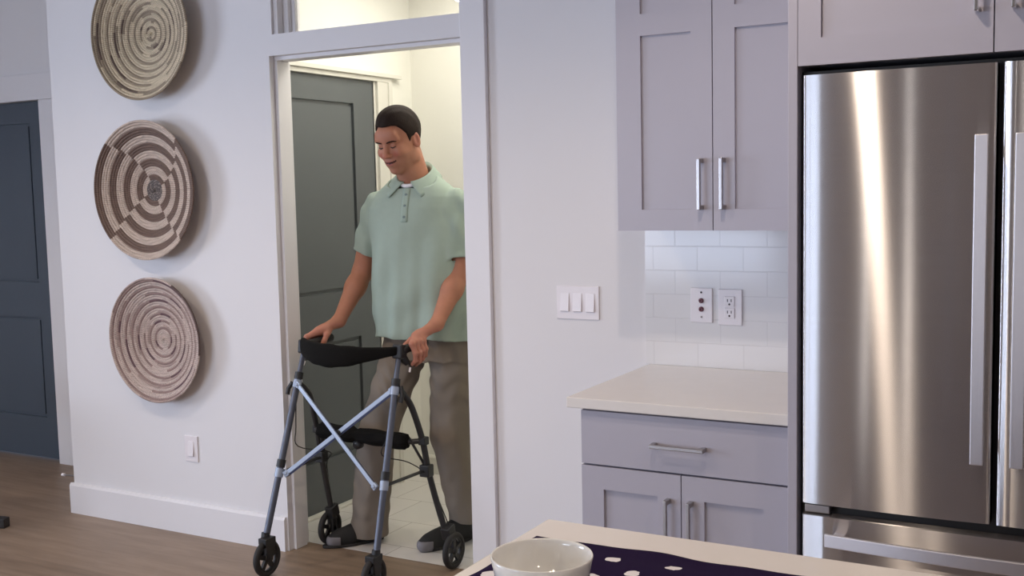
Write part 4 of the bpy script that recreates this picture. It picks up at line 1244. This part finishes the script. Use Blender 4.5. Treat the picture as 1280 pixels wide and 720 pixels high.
blend(0.5 * hands_, (0.46, 0.19, 0.14))
ca = bo.data.color_attributes.new('skin_col', 'FLOAT_COLOR', 'POINT')
ca.data.foreach_set('color', np.concatenate([c, np.ones((len(P), 1))], 1).astype(np.float32).ravel())

# hair
hr = Field((-2.70, 0.10, 1.58), (-2.42, 0.40, 1.90), 0.003)
def hairfn(x, y, z):
    dx, dy, dz = x - HO[0], y - HO[1], z - HO[2]
    f = dx * hf[0] + dy * hf[1] + dz * hf[2]; l = dx * hl[0] + dy * hl[1] + dz * hl[2]; u = dx * hu[0] + dy * hu[1] + dz * hu[2]
    r = (0.105, 0.0835, 0.105)
    cf, cu = -0.016, 0.038
    q = [(f - cf) / r[0], l / r[1], (u - cu) / r[2]]
    k0 = np.sqrt(q[0] ** 2 + q[1] ** 2 + q[2] ** 2)
    k1 = np.sqrt((q[0] / r[0]) ** 2 + (q[1] / r[1]) ** 2 + (q[2] / r[2]) ** 2) + 1e-9
    d = k0 * (k0 - 1) / k1
    d = d - 0.0025 - 0.008 * np.clip((u - 0.08) / 0.05, 0, 1) * np.clip((f + 0.04) / 0.08, 0, 1)   # fuller on top and front
    d = d + 0.0006 * np.sin(f * 120 + l * 190)
    d = d + 0.0045 * np.clip((0.045 - u) / 0.04, 0, 1)       # close-cropped sides
    lim = np.interp(f, [-0.12, -0.05, -0.028, -0.022, 0.012, 0.020, 0.030, 0.052, 0.078, 0.11], [-0.075, -0.055, -0.035, 0.022, 0.020, -0.008, 0.040, 0.080, 0.089, 0.093])
    lim = lim - 0.004 * np.cos(l * 60) * (f > 0.06)
    d = np.maximum(d, (lim - u) * 0.8)
    return d
hr.union(hairfn, (-2.70, 0.10, 1.58), (-2.42, 0.40, 1.90), 0.001)
hr.mesh('hair', M['hair'], bo)
for s in (-1, 1):
    MB().tube([H(0.0965, s * 0.013, 0.0245), H(0.0975, s * 0.026, 0.0275), H(0.0905, s * 0.040, 0.0285), H(0.0800, s * 0.051, 0.0240)], [0.0026, 0.0036, 0.0032, 0.0016], 10, flat=0.8).build('eyebrow', M['hair'], bo)
    MB().tube([H(0.0850, s * 0.0185, 0.0035), H(0.0885, s * 0.030, 0.0010), H(0.0815, s * 0.0435, 0.0045)], [0.0016, 0.0026, 0.0014], 8).build('eyelash', M['lash'], bo)

# shirt
def wrinkle(u, v, z):
    th = np.arctan2(v, u)
    low = np.clip((1.38 - z) / 0.45, 0, 1)
    w = 0.0065 * low * np.sin(th * 7 + 2.2 * np.sin(z * 5)) + 0.0035 * low * np.sin(th * 13 + z * 9 + 1)
    w = w + 0.004 * np.sin(z * 34 + th * 3) * np.exp(-((z - 0.98) / 0.09) ** 2)
    w = w + 0.003 * np.sin(z * 22 - u * 28)
    return w
TT = [(0.80, -2.530, .345, .228, .162), (0.88, -2.530, .345, .224, .158), (1.0, -2.532, .342, .219, .158), (1.12, -2.538, .340, .216, .155), (1.25, -2.546, .338, .215, .150),
      (1.36, -2.552, .338, .215, .142), (1.43, -2.555, .338, .210, .128), (1.475, -2.556, .338, .190, .113), (1.505, -2.557, .337, .158, .101), (1.535, -2.557, .336, .120, .091),
      (1.565, -2.557, .334, .092, .083), (1.595, -2.557, .330, .080, .076), (1.66, -2.557, .322, .076, .074)]
lo_s, hi_s = (-2.98, 0.12, 0.83), (-2.20, 0.58, 1.66)
hs = 0.004
Ft = Field(lo_s, hi_s, hs); fn, lo, hi = loft(TT, None, None, wrinkle); Ft.union(fn, lo_s, hi_s, 0.001)
Fs = Field(lo_s, hi_s, hs)
cutpl = []
for k in 'RL':
    a = SH[k] + np.array([0.014 if k == 'R' else -0.014, 0, -0.016]); e = EL[k]
    ax_ = (e - a) / np.linalg.norm(e - a)
    Fs.cap(a, a + (e - a) * 1.3, 0.066, 0.064 if k == 'R' else 0.074, 0.01)
    cutpl.append((a + (e - a) * (0.70 if k == 'R' else 0.80), ax_))
# sleeve folds
X_, Y_, Z_ = Fs.ax[0][:, None, None], Fs.ax[1][None, :, None], Fs.ax[2][None, None, :]
Fs.F += (0.004 * np.sin(Z_ * 46 + X_ * 60 + Y_ * 25) + 0.003 * np.sin(Z_ * 20 - X_ * 90)).astype(np.float32)
def smin(a, b, k):
    hh = np.maximum(k - np.abs(a - b), 0) / k
    return np.minimum(a, b) - hh * hh * k * 0.25
sl_cut = Fs.F.copy(); sl_open = Fs.F + 0.007
midx = -2.555
for (pt, ax_), left in zip(cutpl, (False, True)):
    pl = (X_ - pt[0]) * ax_[0] + (Y_ - pt[1]) * ax_[1] + (Z_ - pt[2]) * ax_[2]
    side = (X_ > midx) if left else (X_ <= midx)
    full = side & np.ones_like(sl_cut, bool)
    sl_cut = np.where(full, np.maximum(sl_cut, pl), sl_cut)
    sl_open = np.where(full, np.maximum(sl_open, pl - 0.009), sl_open)
hem = 0.882 - 0.10 * (Y_ - 0.345) + 0.004 * np.sin(X_ * 30)
tor = np.maximum(Ft.F, hem - Z_)
solid = smin(tor, sl_cut, 0.022)
solid = np.maximum(solid, hem - Z_ - 0.0)
cavity = smin(Ft.F + 0.007, sl_open, 0.014)
shell = np.maximum(solid, -cavity)
# tilted neck opening, with the open placket in front
neckpl = Z_ - np.maximum(1.556 + 0.55 * ((Y_ - 0.325) * -FWD[1] - (X_ + 2.557) * FWD[0]), 1.500)
shell = np.maximum(shell, neckpl)
Ft.F = shell.astype(np.float32)
shirt, _ = Ft.mesh('shirt', M['shirt'], bo)

# collar band and wings: a folded strip round the neck
G0, SPREAD = 0.22, 0.42
def collar_pt(ph, e, lift=0.0):
    """ph: angle from the front (his left positive), e: 0 at the fold, 1 at the outer edge"""
    front = math.cos(ph)
    ct_ = Vector((-2.557, 0.325, 0))
    f3 = Vector(FWD); l3 = Vector(LFT)
    zt = 1.578 - 0.042 * front
    ra, rb_ = 0.071, 0.079
    wing = max(0.0, 1 - abs(abs(ph) - (G0 + SPREAD * e)) / 0.6)
    drop = 0.040 + 0.030 * wing
    grow = 0.028 + 0.016 * wing + 0.012 * abs(math.sin(ph))
    r_a = ra + grow * e; r_b = rb_ + (grow * 0.95) * e
    p = ct_ + l3 * math.sin(ph) * r_a + f3 * math.cos(ph) * r_b
    p.z = zt - drop * e ** 1.15 + lift
    return p
vs = []; fs = []
nph, ne = 72, 7
g = 0.16
for i in range(nph + 1):
    for j in range(ne + 1):
        e = j / ne
        g = G0 + SPREAD * e
        ph = g + (2 * PI - 2 * g) * i / nph
        ph = ph if ph <= PI else ph - 2 * PI
        q = collar_pt(ph, e)
        vs.append(q)
for i in range(nph):
    for j in range(ne):
        a = i * (ne + 1) + j
        fs.append((a, a + ne + 1, a + ne + 2, a + 1))
# stand inside the fold
b0 = len(vs); g = G0
for i in range(nph + 1):
    ph = g + (2 * PI - 2 * g) * i / nph
    ph = ph if ph <= PI else ph - 2 * PI
    q = collar_pt(ph, 0); q2 = collar_pt(ph, 0.0)
    cdir = Vector((-2.557, 0.325, 0)) - Vector((q.x, q.y, 0)); cdir.normalize()
    q2 = q + cdir * 0.005 + Vector((0, 0, -0.032))
    vs.append(q2)
for i in range(nph):
    fs.append((b0 + i, b0 + i + 1, (i + 1) * (ne + 1), i * (ne + 1)))
mb = MB(); mb.add(vs, fs, True)
cl = mb.build('collar', M['collarfab'], shirt)
so = cl.modifiers.new('thickness', 'SOLIDIFY'); so.thickness = 0.0035; so.offset = 0.0
# white undershirt band
pts = []
for i in range(33):
    ph = -1.0 + 2.0 * i / 32
    q = Vector((-2.557, 0.325, 0)) + Vector(LFT) * math.sin(ph) * 0.058 + Vector(FWD) * (math.cos(ph) * 0.0650 + 0.0125)
    q.z = 1.562 - 0.042 * math.cos(ph)
    pts.append(q)
MB().tube(pts, 0.0085, 10, flat=1.0).build('undershirt', M['tee'], bo)

# placket and buttons, following the shirt front
def front_of(u, z):
    """point on the shirt front at sideways offset u and height z"""
    T = np.array(TT)
    cx_, cy_ = np.interp(z, T[:, 0], T[:, 1]), np.interp(z, T[:, 0], T[:, 2])
    a, b = np.interp(z, T[:, 0], T[:, 3]), np.interp(z, T[:, 0], T[:, 4])
    v = b * (1 - (abs(u) / a) ** 2.3) ** (1 / 2.3)
    for _ in range(6):
        v = v - float(((((abs(u) / a) ** 2.3 + (v / b) ** 2.3) ** (1 / 2.3) - 1) * min(a, b) * 0.92 + wrinkle(np.array(u), np.array(v), np.array(z))))
    return Vector((cx_, cy_, z)) + Vector(LFT) * u + Vector(FWD) * v
vs = []; fs = []
zs = np.linspace(1.375, 1.512, 20)
for z in zs:
    for u in (-0.015, -0.005, 0.005, 0.015):
        vs.append(front_of(u, z) + Vector(FWD) * 0.0012)
for i in range(len(zs) - 1):
    for j in range(3):
        a = i * 4 + j; fs.append((a, a + 1, a + 5, a + 4))
pk = MB().add(vs, fs, True).build('placket', M['collarfab'], shirt)
so = pk.modifiers.new('thickness', 'SOLIDIFY'); so.thickness = 0.003; so.offset = 0
for z in (1.485, 1.44, 1.395):
    q = front_of(0.0, z) + Vector(FWD) * 0.002
    MB().lathe([(0.0058, 0), (0.0058, 0.0018), (0.004, 0.0026), (0.0004, 0.0018)], q, tuple(FWD), 18).build('button', M['button'], pk)

# trousers
tr = Field((-2.96, 0.05, 0.0), (-2.22, 0.62, 1.02), 0.0045)
def twr(u, v, z): return 0.0
fn, lo, hi = loft([(0.80, -2.52, .352, .175, .125), (0.95, -2.52, .350, .185, .130), (1.0, -2.52, .35, .18, .125)], 0.80, 1.0)
tr.union(fn, lo, hi, 0.03)
for k in 'RL':
    hp = HIP[k]
    tr.cap(hp + np.array([0, 0, -0.01]), KN[k], 0.098, 0.078 if k == 'R' else 0.082, 0.025)
    cuff = AN[k] + (np.array([0.012, 0.01, -0.040]) if k == 'R' else np.array([0.005, 0.02, 0.02]))
    tr.cap(KN[k], cuff, 0.078 if k == 'R' else 0.080, 0.080 if k == 'R' else 0.070, 0.02)
X_, Y_, Z_ = tr.ax[0][:, None, None], tr.ax[1][None, :, None], tr.ax[2][None, None, :]
fold = 0.0024 * np.sin(Z_ * 75 + X_ * 42 + 3 * np.sin(X_ * 30 + Y_ * 20)) * (np.exp(-((Z_ - 0.70) / 0.10) ** 2) + 0.35)
fold = fold + 0.0018 * np.sin(X_ * 70 + Y_ * 45 + 2 * np.sin(Z_ * 14)) + 0.0025 * np.sin(Z_ * 60 + X_ * 20) * np.exp(-((Z_ - 0.12) / 0.10) ** 2)
tr.F += fold.astype(np.float32)
# flat hems
cutR = 0.030 - Z_ + 0 * X_
cutL = 0.085 - Z_ - 0.10 * (Y_ - 0.40)
tr.F = np.where(X_ < -2.575, np.maximum(tr.F, cutR), np.maximum(tr.F, cutL)).astype(np.float32)
tr.mesh('trousers', M['trouser'], bo)

# shoes
for k in 'RL':
    sh = Field(np.minimum(AN[k], TOE[k]) - np.array([0.13, 0.13, 0.095 if False else 0.0]) * 1 + np.array([0, 0, -TOE[k][2]]), np.maximum(AN[k], TOE[k]) + np.array([0.13, 0.13, 0.06]), 0.0035)
    a, t = AN[k].copy(), TOE[k].copy()
    d = t - a; d[2] = 0; d /= np.linalg.norm(d); sd = np.array([-d[1], d[0], 0])
    heel = a - d * 0.055; heel[2] = 0.036
    sh.cap(heel, t - d * 0.03 + np.array([0, 0, 0.008]), 0.034, 0.036, 0.015)
    sh.cap(t - d * 0.07 + np.array([0, 0, 0.006]) , t + sd * 0.0, 0.040, 0.029, 0.02)
    sh.cap(a + np.array([0, 0, -0.01]), t - d * 0.06 + np.array([0, 0, 0.022]), 0.042, 0.026, 0.02)
    Zs = sh.ax[2][None, None, :]
    sh.F = np.maximum(sh.F, 0.004 - Zs).astype(np.float32)
    so_, Ps = sh.mesh('shoe', M['shoe'], bo)
    tp = Field(sh.lo, sh.lo + (sh.n - 1) * sh.h, sh.h)
    Xs, Ys = sh.ax[0][:, None, None], sh.ax[1][None, :, None]
    along = (Xs - t[0]) * d[0] + (Ys - t[1]) * d[1] + 0 * Zs
    tp.F = np.maximum(sh.F - 0.0022, -(along + 0.022 - 0.10 * 0) * 1.0)
    tp.F = np.maximum(tp.F, Zs - 0.048 + 0 * Xs).astype(np.float32)
    tp.mesh('toe_cap', M['shoecap'], so_)
    sol = MB(); out = []
    for q in range(40):
        g_ = 2 * PI * q / 40
        cdir = d * math.cos(g_) * 0.135 + sd * math.sin(g_) * (0.043 if math.cos(g_) > 0 else 0.036)
        cc = (heel + t) / 2 + d * 0.012
        out.append((cc[0] + cdir[0], cc[1] + cdir[1]))
    sol.add([(x, y, 0.0015) for x, y in out] + [(x, y, 0.014) for x, y in out], [tuple(range(40))[::-1], tuple(range(40, 80))] + [(i, (i + 1) % 40, 40 + (i + 1) % 40, 40 + i) for i in range(40)])
    sol.build('sole', M['rubber'], so_, bevel=0.003)

# ------------------------------------------------------------------ light
def area(name, loc, rot, sx, sy, power, col, spread=PI):
    l = bpy.data.lights.new(name, 'AREA'); l.shape = 'RECTANGLE'; l.size = sx; l.size_y = sy
    l.energy = power; l.color = col; l.spread = spread
    o = bpy.data.objects.new(name, l); COL.objects.link(o); o.location = loc; o.rotation_euler = rot
    return o
COOL = (0.70, 0.80, 1.0)
area('window_light_left', (XL - 0.2, -3.5, 1.45), (0, -PI / 2, 0), 1.85, 2.0, 240, COOL)
area('window_light_rear', (-4.82, YB - 0.25, 1.45), (PI / 2, 0, 0), 3.55, 1.85, 190, COOL)
area('streak_light_slits', (-1.55, YB - 0.25, 1.4), (PI / 2, 0, 0), 1.5, 1.95, 90, (1.0, 0.93, 0.85))  # added light behind the slits, only for streaks in the brushed steel
def can(x, y, z, power, col=(1.0, 0.82, 0.65), r=0.045, size=150):
    l = bpy.data.lights.new('ceiling_can', 'SPOT'); l.energy = power; l.color = col; l.shadow_soft_size = r
    l.spot_size = math.radians(size); l.spot_blend = 0.6
    o = bpy.data.objects.new('ceiling_can', l); COL.objects.link(o); o.location = (x, y, z)
for x, y in ((-6.2, -1.6), (-3.9, -1.7), (-2.3, -1.9), (-0.84, -1.5), (-3.9, -4.2), (-1.0, -4.4), (1.2, -2.0), (1.2, -4.6)):
    can(x, y, CH - 0.03, 40)
area('hall_ceiling_light', (-2.42, 0.72, 2.585), (0, 0, 0), 1.0, 0.7, 19, (1.0, 0.96, 0.86))

w = bpy.data.worlds.new('world'); sc.world = w; w.use_nodes = True
w.node_tree.nodes['Background'].inputs[0].default_value = (0.55, 0.7, 1.0, 1); w.node_tree.nodes['Background'].inputs[1].default_value = 0.6

# ------------------------------------------------------------------ render look
sc.view_settings.view_transform = 'Standard'
sc.view_settings.look = 'None'
sc.view_settings.exposure = -0.08
sc.view_settings.gamma = 1
sc.view_settings.use_curve_mapping = False
try:
    sc.cycles.use_denoising = True
    sc.cycles.max_bounces = 8
    sc.cycles.diffuse_bounces = 5
    sc.cycles.sample_clamp_indirect = 4
except Exception:
    pass
for o in list(sc.objects):
    if '_local' in o: del o['_local']
